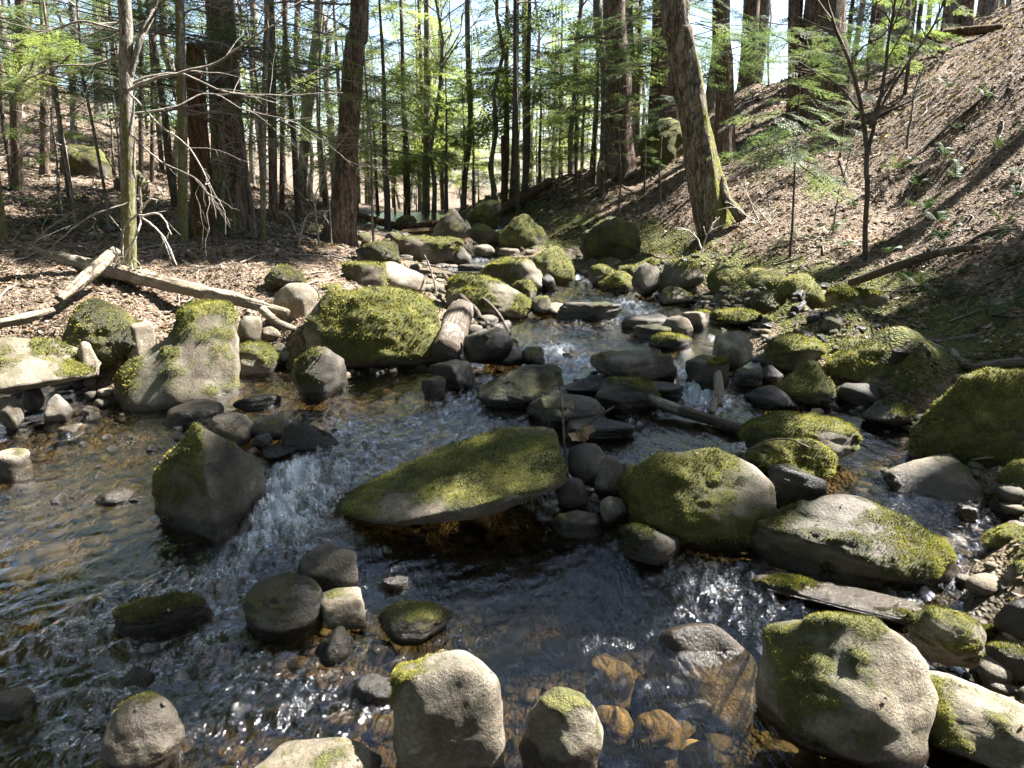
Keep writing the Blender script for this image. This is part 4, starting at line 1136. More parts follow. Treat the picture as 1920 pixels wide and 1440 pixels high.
tag(gravel, 'loose gravel and cobbles on the stream bed and its margins', 'gravel', kind='stuff')

COBBLE = []
for i in range(9):
    V, F = rock_shape(['round', 'dome', 'block', 'flat'][i % 4], 3, 900 + i, .06)
    for wet, pale, mo in ((.0, .75, .1), (.9, .25, .15), (.2, .45, .55)):
        VV2 = V * np.array([1, .85, .7])
        N = vert_normals(VV2, F)
        COBBLE.append(mesh_data('cobble', VV2, F, [M_ROCK], {'moss': np.clip(N[:, 2] * .6 + (mo - .5) * 1.6 + .4 * fbm(V * 2 + i, 2), 0, 1), 'wet': np.full(len(V), wet), 'pale': np.clip(pale + .3 * fbm(V * 2 + i, 2), 0, 1)}))
AREAS = [  # (label, count, x0, y0, x1, y1, size px lo, hi, wet kinds, level above ground)
    ('small sunlit stone on the gravel bar', 46, 1255, 548, 1430, 588, 9, 26, (0, 0, 2)),
    ('dark cobble under the mossy right bank edge', 40, 1330, 540, 1560, 600, 12, 36, (1, 2, 1)),
    ('dark stone below the smooth grey bank boulder', 15, 1480, 600, 1700, 690, 14, 42, (1, 2, 1)),
    ('wet stone in the riffle below the gravel bar', 12, 1260, 610, 1440, 690, 14, 40, (1, 1, 2)),
    ('dark stone under the slab boulder', 18, 0, 720, 180, 800, 14, 40, (1, 1, 1)),
    ('sunlit stone behind the horn boulder', 20, 440, 590, 570, 670, 12, 34, (0, 0, 2)),
    ('small stone below the huge mossy boulder', 16, 640, 690, 800, 740, 12, 34, (1, 1, 0)),
    ('small dark stone at the foot of the far right bank', 22, 1080, 480, 1330, 540, 10, 28, (1, 2, 2)),
    ('mossy stone along the far left bank', 26, 660, 440, 800, 520, 10, 34, (2, 2, 1)),
    ('small stone in the far riffle below the bend', 18, 840, 440, 1000, 480, 8, 20, (1, 2, 0)),
    ('wet stone among the dark rocks in midstream', 14, 960, 690, 1260, 800, 12, 30, (1, 1, 1)),
    ('small stone in the rapid near the pyramid rock', 14, 380, 830, 640, 880, 12, 30, (1, 1, 1)),
    ('wet stone at the edge of the side channel', 18, 1480, 740, 1900, 960, 14, 36, (1, 1, 2)),
    ('small stone in the near left shallows', 26, 0, 790, 420, 1000, 12, 34, (1, 1, 1)),
    ('small stone among the bottom right boulders', 18, 1740, 1200, 1915, 1290, 12, 34, (1, 0, 2)),
]
rs = np.random.default_rng(78)
for label, n, x0, y0, x1, y1, s0, s1, kinds in AREAS:
    k = tries = 0
    put = []
    while k < n and tries < n * 12:
        tries += 1
        px, py = rs.uniform(x0, x1), rs.uniform(y0, y1)
        g = on_ground(px, py, 1.5, 22)
        if near_rock(g[0], g[1], .8):
            continue
        k += 1
        put.append((px, g))
    put.sort(key=lambda q: q[0])
    for i, (px, g) in enumerate(put):
        dep = g[1] * CP - (g[2] - CAM_Z) * SP
        r = (s0 + (s1 - s0) * rs.random() ** 2.2) * dep / FPX / 2
        me = COBBLE[rs.integers(9) * 3 + kinds[rs.integers(3)]]
        wl = float(water_level(g[0], g[1]))
        z = max(g[2], wl - r * .35) + r * .2
        o = link('cobble', me, loc=(g[0], g[1], z), rz=(rs.normal(0, .25), rs.normal(0, .25), rs.random() * 6.28), scale=(r, r, r * rs.uniform(.7, 1.1)))
        tag(o, '%s, %s from the left' % (label, ordinal(i)), 'stone', label.replace(' stone ', ' stones ').replace(' cobble ', ' cobbles ').replace('stone in', 'stones in'))

def leaf_batch(P, Nn, size, rs, tint):
    """folded, curled dead leaves: four triangles each"""
    n = len(P)
    a = rs.normal(size=(n, 3))
    up = Nn + .28 * rs.normal(size=(n, 3))
    up /= np.linalg.norm(up, axis=1)[:, None]
    t = np.cross(up, a)
    t /= np.linalg.norm(t, axis=1)[:, None] + 1e-9
    s = np.cross(up, t)
    L = size[:, None]
    W = L * rs.uniform(.28, .5, (n, 1))
    cur = rs.uniform(-.1, .38, (n, 1))
    fold = rs.uniform(-.05, .30, (n, 1))
    base = P - t * L * .5 + up * L * cur * .5
    tip = P + t * L * .5 + up * L * cur
    mid = P + up * .002
    l = P + s * W + up * L * fold
    r_ = P - s * W + up * L * fold
    V = np.stack([base, r_, tip, l, mid], 1).reshape(-1, 3)
    i = np.arange(n)[:, None] * 5
    F = np.concatenate([i + np.array([[0, 1, 4]]), i + np.array([[1, 2, 4]]), i + np.array([[2, 3, 4]]), i + np.array([[3, 0, 4]])])
    return V, F, np.repeat(tint, 5, axis=0)

rs = np.random.default_rng(90)
n = 140000
yy = np.exp(rs.uniform(math.log(4.6), math.log(27), n)) - 3
xx = rs.uniform(-.72, .72, n) * (yy + 3)
zz, ww = terrain(xx, yy), water_level(xx, yy)
fr = fbm(np.stack([xx * 1.2, yy * 1.2, 0 * xx], 1), 3)
ok = (zz - ww > .10 + .12 * rs.random(n)) & ((zz - ww > .45) | (fr > -.05) | (xx < -.9)) & (yy > 2.0)
xx, yy, zz = xx[ok], yy[ok], zz[ok]
e = .03
Nn = np.stack([-(terrain(xx + e, yy) - zz) / e, -(terrain(xx, yy + e) - zz) / e, np.ones(len(xx))], 1)
Nn /= np.linalg.norm(Nn, axis=1)[:, None]
pal = np.array([(.055, .036, .023), (.10, .068, .044), (.155, .11, .075), (.225, .168, .122), (.31, .247, .19), (.42, .35, .28), (.18, .095, .05)])
ti = pal[rs.choice(7, len(xx), p=[.10, .18, .22, .2, .15, .07, .08])] * rs.uniform(.8, 1.15, (len(xx), 1))
ti = ti * (.5 + .7 * sstep(-.35, .45, fbm(np.stack([xx * 1.7, yy * 1.7, 0 * xx + 5], 1), 3)))[:, None]
sz = (.022 + .055 * rs.random(len(xx)) ** 1.8) * np.clip(yy / 9, .85, 1.7)
_lp, _ln, _lt, _ls = [np.stack([xx, yy, zz + .006], 1)], [Nn], [ti], [sz]
for o, P, F, N, mo, moss, ry, wp in MOSS_BLADES:                # a few leaves come to rest on the stones
    r = scatter_on(P, F, np.clip(N[:, 2] - .35, 0, 1) * (P[:, 2] > 0), int(min(6, 1 + wp / 70)), rs) if wp > 70 else None
    if r is None:
        continue
    t, bb = r
    k = len(t)
    _lp.append((P[F[t]] * bb[:, :, None]).sum(1) + np.array(o.location) + [0, 0, .006])
    _ln.append((N[F[t]] * bb[:, :, None]).sum(1))
    _lt.append(pal[rs.choice(4, k)] * .8)
    _ls.append(rs.uniform(.012, .022, k))
V, F, C = leaf_batch(np.concatenate(_lp), np.concatenate(_ln), np.concatenate(_ls), rs, np.concatenate(_lt))
litter = link('leaf_litter', mesh_data('leaf_litter', V, F, [M_LITTER], {'tint': C}, False))
tag(litter, 'dry brown fallen leaves covering both banks', 'leaf litter', kind='stuff')

# moss cushions on the bank edges
rs = np.random.default_rng(91)
n = 150000
yy = np.exp(rs.uniform(math.log(5.2), math.log(17), n)) - 3
xx = rs.uniform(-.55, .62, n) * (yy + 3)
zz, ww = terrain(xx, yy), water_level(xx, yy)
fr = fbm(np.stack([xx * 2.2, yy * 2.2, 0 * xx], 1) + 20, 3)
hgt = zz - ww
pm = sstep(.05, .16, hgt) * (1 - sstep(.28, .75, hgt)) * sstep(-.2, .25, fr) * np.where(xx < -.9, .22, 1.0)
ok = rs.random(n) < pm
xx, yy, zz = xx[ok], yy[ok], zz[ok]
Nn = np.stack([-(terrain(xx + e, yy) - zz) / e, -(terrain(xx, yy + e) - zz) / e, np.ones(len(xx))], 1)
Nn /= np.linalg.norm(Nn, axis=1)[:, None]
P = np.stack([xx, yy, zz], 1)
V, F, C = tufts(P, Nn, .022 * np.clip(yy / 7, .7, 1.6)[:, None], rs, moss_tint(P, rs, .5), .6)
tag(link('bank_moss', mesh_data('bank_moss', V, F, [M_MOSS], {'tint': C}, False)), 'green moss cushions along the bank edges', 'moss', kind='stuff')

# dead twigs strewn over the banks
tw = MB()
rs = np.random.default_rng(92)
k = 0
while k < 900:
    y = math.exp(rs.uniform(math.log(6), math.log(20))) - 3
    x = rs.uniform(-.65, .68) * (y + 3)
    z = ground_z(x, y) if False else None
    a = rs.random() * 6.28
    L = rs.uniform(.15, .8) * (.6 + y * .05)
    s = np.linspace(-.5, .5, 5)
    px_, py_ = x + np.cos(a) * L * s + .04 * rs.normal(size=5), y + np.sin(a) * L * s + .04 * rs.normal(size=5)
    tw.V.append(np.stack([px_, py_, np.full(5, L)], 1))
    k += 1
_all = np.concatenate(tw.V)
_z, _w = terrain(_all[:, 0], _all[:, 1]), water_level(_all[:, 0], _all[:, 1])
tw2 = MB()
for i in range(900):
    p = _all[i * 5:i * 5 + 5].copy()
    if (_z - _w)[i * 5:i * 5 + 5].min() < .12:
        continue
    L = p[0, 2]
    p[:, 2] = _z[i * 5:i * 5 + 5] + .012 + np.array([0, .01, .02, .03, .05]) * L * rs.uniform(0, 2)
    V, Q, T = tube(p, np.linspace(1, .4, 5) * (.003 + .006 * rs.random()) * (1 + p[0, 1] * .05), 3, False)
    tw2.add(V, Q)
tag(link('fallen_twigs', tw2.data('fallen_twigs', M_TWIG)), 'thin dead twigs strewn over the leaf litter', 'twigs', kind='stuff')

# ------------------------------------------------------------------ foliage
def spray(detail, rs):
    """one flat hemlock spray, a metre long, lying along +x"""
    V, F = [], []
    n = 0
    def tri(a, b, c):
        nonlocal n
        V.extend((a, b, c))
        F.append((n, n + 1, n + 2))
        n += 3
    nt = {'hi': 15, 'mid': 11, 'lo': 8}[detail]
    def droop(q):
        q = np.array(q, float)
        q[2] += -.16 * q[0] ** 2 - .18 * abs(q[1]) ** 1.5 + .03 * math.sin(q[0] * 9 + q[1] * 7)
        return q
    for i in range(nt):
        s = .10 + .88 * (i + .5 * rs.random()) / nt
        for side in (-1, 1):
            if rs.random() < .12:
                continue
            L = (.40 * (1 - s) ** .75 + .07) * rs.uniform(.65, 1.15)
            ang = side * R(rs.uniform(44, 66))
            d = np.array([math.cos(ang), math.sin(ang), 0])
            b = np.array([s, 0, 0]) + side * 0.0
            o = np.array([-d[1], d[0], 0])
            if detail == 'lo':
                w = .035 + .05 * L
                tri(droop(b), droop(b + d * L * .5 + o * w), droop(b + d * L * .55 - o * w * .6))
                tri(droop(b + d * L * .45 + o * w * .7), droop(b + d * L), droop(b + d * L * .4 - o * w * .8))
                tri(droop(b + d * L * .2), droop(b + d * L * .5 + o * w * 2.4 + d * L * .12), droop(b + d * L * .36))
                continue
            step = .030 if detail == 'hi' else .055
            m = max(2, int(L / step))
            nl = .034 if detail == 'hi' else .05
            for j in range(m):
                u = b + d * L * (j + .3) / m
                f = 1.0 - .45 * j / m
                for sd in (-1, 1):
                    v = d * .55 + o * sd
                    jit = rs.normal(0, .006, 3)
                    if rs.random() < .1:
                        continue
                    tri(droop(u - d * step * .33), droop(u + d * step * .33), droop(u + v * nl * f + jit))
            tri(droop(b + d * L * .9 + o * .006), droop(b + d * L * .9 - o * .006), droop(b + d * L * 1.05))
    tri(droop((.0, .006, 0)), droop((0, -.006, 0)), droop((1, 0, 0)))
    return np.array(V), np.array(F)

_rs = np.random.default_rng(303)
SPRAY = {d: [spray(d, _rs) for _ in range(5)] for d in ('hi', 'mid', 'lo')}

def place_spray(mb, detail, p, az, pitch, roll, size, rs):
    V, F = SPRAY[detail][rs.integers(5)]
    q = V * size
    c, s = math.cos(roll), math.sin(roll)
    q = np.stack([q[:, 0], q[:, 1] * c - q[:, 2] * s, q[:, 1] * s + q[:, 2] * c], 1)
    c, s = math.cos(pitch), math.sin(pitch)
    q = np.stack([q[:, 0] * c - q[:, 2] * s, q[:, 1], q[:, 0] * s + q[:, 2] * c], 1)
    c, s = math.cos(az), math.sin(az)
    q = np.stack([q[:, 0] * c - q[:, 1] * s, q[:, 0] * s + q[:, 1] * c, q[:, 2]], 1)
    mb.add(q + p, F)

def conifer(h, seed, detail, dens=1.0, low=.12, spread=.30, r0=None):
    """trunk mesh data and crown mesh data of a young hemlock, base at the origin"""
    rs = np.random.default_rng(seed)
    k = 9
    t = np.linspace(0, 1, k)
    path = np.stack([.03 * h * np.cumsum(rs.normal(0, .25, k)) * .4, .03 * h * np.cumsum(rs.normal(0, .25, k)) * .4, t * h], 1)
    path[0, :2] = 0
    path[0, 2] = -.15
    r0 = r0 or .012 * h + .006
    tb = MB()
    V, Q, T = tube(path, r0 * (1 - .93 * t), 6)
    tb.add(V, Q); tb.add(V[:0], T[:0])
    cr = MB()
    nb = int((14 + 6.5 * h) * dens)
    for i in range(nb):
        f = low + (1 - low) * ((i + rs.random()) / nb)
        z = f * h
        p = np.array([np.interp(z, path[:, 2], path[:, 0]), np.interp(z, path[:, 2], path[:, 1]), z])
        az = i * 2.4 + rs.normal(0, .5)
        L = (spread * h * (1 - f) ** .8 + .12 + .02 * h) * rs.uniform(.55, 1.15)
        L = min(L, 2.1)
        pit = R(rs.uniform(-22, 14) + 22 * (f - .5))
        d = np.array([math.cos(az) * math.cos(pit), math.sin(az) * math.cos(pit), math.sin(pit)])
        V, Q, T = tube(np.stack([p, p + d * L * .5 + [0, 0, -.03 * L], p + d * L * .85 + [0, 0, -.12 * L]]), np.array([.010, .006, .002]) * (.5 + L * .5), 3, False)
        tb.add(V, Q)
        place_spray(cr, detail, p + d * L * .12, az, pit, rs.normal(0, .25), L, rs)
        if L > .7:
            for _ in range(2 if L < 1.3 else 3):
                place_spray(cr, detail, p + d * L * rs.uniform(.15, .6) + [0, 0, rs.normal(0, .04)], az + rs.choice((-1, 1)) * rs.uniform(.4, .8), pit - .1, rs.normal(0, .3), L * rs.uniform(.4, .65), rs)
    return tb.data('trunk', M_DARKTWIG), cr.data('crown', M_NEEDLE, False)

def bare_twigs(mb, p, d, L, rs, r=.010, n=3, sub=1.0, droop=.18):
    """a dead branch with its twigs"""
    d = np.asarray(d, float) / np.linalg.norm(d)
    k = 6
    s = np.linspace(0, 1, k)
    side = np.cross(d, [0, 0, 1.0])
    side /= np.linalg.norm(side) + 1e-9
    wob = np.cumsum(rs.normal(0, .05, k)) * L
    P = p + d * L * s[:, None] + side * wob[:, None] + np.array([0, 0, 1])[None] * (-droop * L * s ** 2 + np.cumsum(rs.normal(0, .02, k)) * L)[:, None]
    P[0] = p
    V, Q, T = tube(P, np.linspace(r, r * .3, k), n, False)
    mb.add(V, Q)
    for i in range(int(rs.integers(5, 9) * sub)):
        u = rs.uniform(.2, .98)
        q = np.array([np.interp(u, s, P[:, j]) for j in range(3)])
        dd = d + side * rs.choice((-1, 1)) * rs.uniform(.5, 1.2) + np.array([0, 0, rs.normal(-.1, .35)])
        dd /= np.linalg.norm(dd)
        l2 = L * (1 - u * .6) * rs.uniform(.18, .5)
        m = np.stack([q, q + dd * l2 * .5 + rs.normal(0, .03, 3) * l2, q + dd * l2 + np.array([0, 0, -.12 * l2]) + rs.normal(0, .06, 3) * l2])
        V, Q, T = tube(m, np.array([r * .45, r * .3, r * .15]), 3, False)
        mb.add(V, Q)
        if rs.random() < .6:
            q2 = m[1]
            dd2 = dd + rs.normal(0, .6, 3)
            V, Q, T = tube(np.stack([q2, q2 + dd2 * l2 * .25, q2 + dd2 * l2 * .42 + [0, 0, -.05 * l2]]), np.array([r * .3, r * .2, r * .12]), 3, False)
            mb.add(V, Q)

def trunk_mesh(path, rad, sides, rings, mat, seed, ridge=.06, flare=.5, moss=0.0, mossside=(0, 0), name='trunk'):
    """a bark covered trunk along path (world points, base first), origin at its base"""
    P = smooth_path(path, rings)
    base = P[0].copy()
    P = P - base
    h = P[:, 2] - P[0, 2]
    rr = np.interp(np.linspace(0, 1, rings), np.linspace(0, 1, len(rad)), rad)
    a = np.linspace(0, 2 * math.pi, sides, endpoint=False)
    A, Hh = np.meshgrid(a, h)
    q = np.stack([np.cos(A) * 3.2, np.sin(A) * 3.2, Hh * 1.1 / max(rad[0], .05) * .22], -1).reshape(-1, 3) + seed * 3.3
    q2 = np.stack([np.cos(A) * 1.1, np.sin(A) * 1.1, Hh * .9], -1).reshape(-1, 3) + seed
    n = (np.abs(fbm(q, 3)) - .25).reshape(A.shape) * ridge * 1.6 + fbm(q2, 2).reshape(A.shape) * ridge * 1.2
    fl = flare * np.exp(-np.maximum(Hh, 0) / (rad[0] * 2.2)) * (.55 + .45 * np.cos(A * (3 + seed % 3) + seed) + .2)
    RR = rr[:, None] * (1 + n + fl)
    T = np.gradient(P, axis=0)
    T /= np.linalg.norm(T, axis=1)[:, None]
    Ux = np.cross(np.array([0, 1.0, 0]), T)
    Ux /= np.linalg.norm(Ux, axis=1)[:, None]
    Uy = np.cross(T, Ux)
    V = (P[:, None] + Ux[:, None] * (np.cos(A) * RR)[..., None] + Uy[:, None] * (np.sin(A) * RR)[..., None]).reshape(-1, 3)
    i = np.arange(rings - 1)[:, None] * sides
    j = np.arange(sides)[None]
    j2 = (j + 1) % sides
    F = np.stack([i + j, i + j2, i + sides + j2, i + sides + j], -1).reshape(-1, 4)
    top = len(V)
    V = np.concatenate([V, P[-1:]])
    cap = np.stack([np.full(sides, top), (rings - 1) * sides + np.arange(sides), (rings - 1) * sides + (np.arange(sides) + 1) % sides], 1)
    out = (np.cos(A) * mossside[0] + np.sin(A) * mossside[1]).ravel()
    mo = np.append(np.clip(moss * (1.1 * np.exp(-np.maximum(Hh, 0).ravel() / 1.3) + .25) + .55 * out * (moss > 0) + .3 * fbm(q2 * 2, 2), 0, 1) * (moss > 0), 0)
    return mesh_data(name, V, [F, cap], [mat], {'moss': mo}), base

HEM = []          # (x, y, top) of tall trees that can carry canopy
def tall_tree(label, px, Y, w0, w1=None, name='hemlock_tree', mat=None, H=13, seed=1, moss=.2, mossside=(0, 0), ridge=.06, cat='tree', dead=0, deadlen=1.4, group=None, canopy=True, flare=.5, sides=None, zcut=None):
    """px: picture points of the trunk's centre line from the base upwards, all at distance Y; w0, w1: width there in pixels"""
    mat = mat or M_HEMLOCK
    pts = [at_y(a, b, Y) for a, b in px]
    base = pts[0]
    base[2] = ground_z(base[0], Y) - .08
    dep = Y * CP
    r0, r1 = w0 * dep / FPX / 2, (w1 or w0 * .85) * dep / FPX / 2
    d = pts[-1] - pts[0]
    rad = [r0 + (r1 - r0) * i / (len(pts) - 1) for i in range(len(pts))]
    if zcut is None:
        d = d / d[2]
        top = pts[-1] + d * np.array([.4, .4, 1]) * max(H - pts[-1][2], 1)
        pts.append((pts[-1] + top) / 2); rad.append(r1 * .75)
        pts.append(top); rad.append(r1 * .2)
    me, b = trunk_mesh(pts, rad, sides or (36 if w0 > 40 else 24 if w0 > 18 else 12), 90 if w0 > 40 else 50, mat, seed, ridge, flare, moss, mossside)
    root = link(name, None, loc=b)
    tag(root, label, cat, group)
    link('trunk', me, root)
    if dead:
        rs = np.random.default_rng(seed + 50)
        for i in range(dead):
            mb = MB()
            z = rs.uniform(.25, 1.0) ** .8 * 4.5 * (Y / 10)
            t = min(.98, z / (pts[-1][2] - pts[0][2]))
            P = smooth_path(pts, 60)
            k = int(np.argmin(np.abs(P[:, 2] - (b[2] + z))))
            az = rs.random() * 6.28
            bare_twigs(mb, P[k] - b, (math.cos(az), math.sin(az), rs.normal(.05, .2)), deadlen * rs.uniform(.4, 1.1), rs, .009 + .0008 * Y, 3, 1.2)
            link('branch', mb.data('branch', M_TWIG if dead > 5 else M_DARKTWIG), root)
    if canopy and zcut is None:
        HEM.append((root, pts))
    return root

T = tall_tree
t_front = T('slim front trunk with grey lichened bark, beside the fallen log', [(243, 532), (240, 300), (236, 120), (233, 0)], 7.3, 27, 22, 'young_tree', M_GREYBARK, 8, 1, .55, (.2, -.3), canopy=False, flare=.25)
t_moss = T('slim mossy trunk just behind the fallen log', [(344, 472), (342, 250), (338, 100), (336, 0)], 9.0, 18, 15, 'young_tree', M_GREYBARK, 8, 2, .8, (-.6, -.5), dead=12, canopy=False, flare=.2)
T('broken shaggy dead trunk left of the big hemlock', [(376, 476), (378, 380), (374, 280), (368, 170), (366, 84)], 9.4, 42, 30, 'dead_snag', M_SNAG, 5, 3, .3, (-.5, -.5), .16, 'dead tree', dead=16, zcut=True, flare=.25)
T('big hemlock beside the dead trunk, reddish bark', [(428, 440), (424, 250), (416, 100), (412, 0)], 11, 56, 48, seed=4, moss=.4, mossside=(-.3, -.4), dead=10)
T('thin pole of a tree right of the big hemlock', [(494, 476), (494, 250), (498, 100), (500, 0)], 9.6, 11, 9, 'young_tree', M_GREYBARK, 7, 5, .5, dead=12, canopy=False, flare=.2)
T('straight reddish trunk behind the thin pole', [(512, 410), (510, 200), (506, 0)], 13, 17, 15, seed=6, dead=9)
T('dark leaning trunk with a torn stump base above the far left bank', [(634, 490), (640, 420), (648, 330), (656, 200), (666, 80), (674, 0)], 11.5, 46, 32, seed=7, moss=.3, ridge=.12, dead=14, flare=.9)
T('grey trunk tilting away behind the leaning one', [(562, 380), (572, 260), (586, 120), (598, 0)], 18, 19, 15, mat=M_GREYBARK, seed=8, dead=6)
T('sunlit grey trunk in the centre gap with a mossy hump at its foot', [(799, 404), (800, 250), (801, 100), (800, 0)], 19, 14, 11, 'hardwood_tree', M_GREYBARK, 14, 9, .2, canopy=False)
T('crooked slim grey trunk right of the centre gap', [(868, 400), (872, 330), (882, 240), (878, 120), (876, 0)], 18.5, 11, 9, 'hardwood_tree', M_GREYBARK, 13, 10, .1, canopy=False)
T('thin dark pole rising from the far bank in the middle', [(971, 392), (968, 250), (966, 120), (966, 0)], 15.5, 9, 7, 'young_tree', M_DARKTWIG, 9, 11, 0, dead=7, canopy=False)
T('short broken reddish stub beside the thin dark pole', [(946, 378), (945, 320), (943, 255)], 16.5, 12, 9, 'dead_snag', M_SNAG, 4, 12, .1, cat='dead tree', zcut=True)
T('straight pale trunk behind the thin dark pole', [(986, 342), (985, 200), (984, 0)], 20, 12, 10, 'hardwood_tree', M_GREYBARK, 14, 13, .1, canopy=False)
T('thick reddish hemlock first on the right bank skyline', [(1168, 236), (1160, 130), (1152, 0)], 15.5, 44, 40, seed=14, dead=5)
T('thinner bent trunk touching the first thick hemlock', [(1136, 240), (1136, 150), (1124, 60), (1120, 0)], 16, 19, 16, mat=M_GREYBARK, seed=15, moss=.4)
T('slim trunk close behind the first thick hemlock', [(1186, 232), (1184, 120), (1180, 0)], 17.5, 15, 13, mat=M_GREYBARK, seed=16, dead=4)
T('broad furrowed hemlock behind the leaning mossy tree', [(1252, 232), (1250, 100), (1246, 0)], 17, 44, 40, seed=17, dead=4)
t_lean = T('leaning mossy tree with shaggy bark and a bright mossed root', [(1348, 436), (1332, 380), (1312, 280), (1292, 170), (1274, 70), (1264, 0)], 10.8, 62, 46, 'old_tree', M_MOSSBARK, 11, 18, .32, (.62, -.2), .14, flare=.4)
T('dark hemlock just right of the leaning mossy tree', [(1362, 268), (1358, 140), (1352, 0)], 13.5, 34, 30, seed=19, dead=4)
T('reddish hemlock farther back between two darker trunks', [(1402, 168), (1406, 80), (1410, 0)], 18.5, 32, 28, seed=20, dead=6)
T('straight dark hemlock touching the widest trunk', [(1492, 212), (1492, 100), (1492, 0)], 14.6, 27, 25, seed=21, dead=5)
T('widest hemlock trunk on the right skyline, deeply furrowed', [(1544, 222), (1546, 110), (1548, 0)], 14.4, 74, 68, seed=22, ridge=.08, dead=4)
T('dark trunk on the crest of the right bank', [(1806, 72), (1808, 30), (1812, 0)], 16.5, 27, 24, seed=23)
T('grey trunk second on the crest of the right bank', [(1846, 66), (1848, 0)], 18, 22, 20, mat=M_GREYBARK, seed=24)
T('thin trunk at the far end of the right crest', [(1888, 60), (1892, 0)], 18, 10, 9, mat=M_GREYBARK, seed=25)
T('reddish trunk behind the low hemlock sprays at upper right', [(1632, 150), (1640, 60), (1644, 0)], 17, 17, 15, seed=26)
T('leaning mossy sapling at the left edge by the fallen log', [(12, 500), (4, 430), (-6, 340), (-20, 240)], 8.2, 17, 12, 'young_tree', M_GREYBARK, 6, 27, .8, (-.5, -.5), canopy=False)
T('dark trunk with dead twigs at the upper left corner', [(30, 345), (30, 200), (36, 100), (38, 0)], 13, 20, 18, seed=28, dead=12)
T('second dark trunk from the upper left corner', [(86, 345), (84, 220), (84, 100), (80, 0)], 14.5, 17, 14, seed=29, dead=10)
T('pale sunlit trunk on the bright left slope', [(190, 232), (186, 120), (182, 0)], 23, 20, 17, 'hardwood_tree', M_GREYBARK, 14, 30, .1, canopy=False)
T('slim trunk between bright slope and front trunk', [(140, 300), (136, 150), (134, 0)], 17, 12, 10, seed=31, dead=12, mat=M_GREYBARK, canopy=False)
T('slim dark stem right of the front trunk', [(262, 335), (264, 180), (262, 0)], 15, 9, 8, 'young_tree', seed=32, dead=12, mat=M_DARKTWIG, canopy=False)
T('thin dark stem between front trunk and mossy trunk', [(283, 330), (286, 180), (288, 0)], 15.5, 8, 7, 'young_tree', seed=33, dead=12, mat=M_DARKTWIG, canopy=False)
T('slim reddish trunk just left of the grey tilting one', [(528, 395), (530, 200), (534, 0)], 15, 10, 9, 'young_tree', seed=34, dead=12, canopy=False)

# forked limb and bare branches of the front trunk, drawn where they hang
def limb(parent, px, Y, w0, w1, mat, twigs=5, seed=0, dy=.0, name='branch', sub=.35):
    rs = np.random.default_rng(900 + seed)
    k = len(px)
    ys = Y + np.linspace(0, dy, k) + rs.normal(0, .05, k)
    P = smooth_path([at_y(a, b, y) for (a, b), y in zip(px, ys)], 5 * k)
    P += np.cumsum(rs.normal(0, .004, P.shape), 0) * (np.arange(len(P)) > 0)[:, None]
    sc = Y * CP / FPX / 2
    mb = MB()
    V, Q, Tt = tube(P, np.linspace(w0 * sc, w1 * sc, len(P)), 6, True)
    mb.add(V, Q); mb.add(V[:0], Tt[:0])
    for i in range(twigs):
        j = rs.integers(len(P) // 4, len(P) - 1)
        d = P[min(j + 1, len(P) - 1)] - P[j - 1]
        d = d / np.linalg.norm(d) + rs.normal(0, .6, 3)
        bare_twigs(mb, P[j], d, np.linalg.norm(P[-1] - P[0]) * rs.uniform(.2, .5), rs, max(.003, w1 * sc * .9), 3, sub)
    me = mb.data(name, mat)
    o = link(name, me, parent)
    if parent is not None:
        o.matrix_parent_inverse.identity()
        o.location = -parent.location
    return o
for i, (p, y, a, b, dy) in enumerate([
    ([(246, 140), (262, 80), (284, 30), (296, 0), (310, -60)], 7.3, 12, 8, .2), ([(242, 168), (290, 148), (345, 132), (400, 116), (470, 70), (516, 44)], 7.3, 6, 3, -.3),
    ([(250, 172), (252, 182), (300, 230), (352, 270), (392, 335), (386, 345)], 7.2, 5, 2, -.4), ([(248, 155), (330, 142), (420, 180), (520, 185), (640, 180)], 7.3, 5, 2, .3),
    ([(240, 100), (180, 120), (110, 128), (40, 160)], 7.3, 5, 2, .2), ([(244, 250), (300, 300), (360, 330), (400, 370)], 7.3, 4, 2, -.3), ([(238, 60), (160, 40), (80, 60), (0, 40)], 7.3, 5, 2, .3),
    ([(240, 380), (180, 400), (120, 440), (60, 500)], 7.2, 4, 1.5, -.2), ([(246, 215), (330, 205), (400, 180), (470, 215), (560, 240)], 7.3, 4, 2, .5)]):
    limb(t_front, p, y, a, b, M_TWIG if i else M_GREYBARK, 6 if i else 2, i, dy)
# a dead pale tangle of twigs hanging at the foot of the front trunk
dt = link('dead_branch', None, loc=at_y(250, 500, 7.1))
tag(dt, 'pale dead branch with forked twigs propped against the front trunk', 'branch')
for i, p in enumerate([[(262, 350), (262, 400), (256, 440), (236, 476), (205, 520)], [(262, 404), (290, 424), (312, 452), (330, 490)], [(262, 404), (300, 405), (316, 440)], [(262, 400), (240, 420), (232, 450), (238, 500), (262, 540)], [(262, 395), (284, 372), (300, 372)], [(258, 430), (250, 480), (256, 540)]]):
    limb(dt, p, 7.05, 5, 2, M_PALETWIG, 3, 40 + i, -.15, sub=.3)

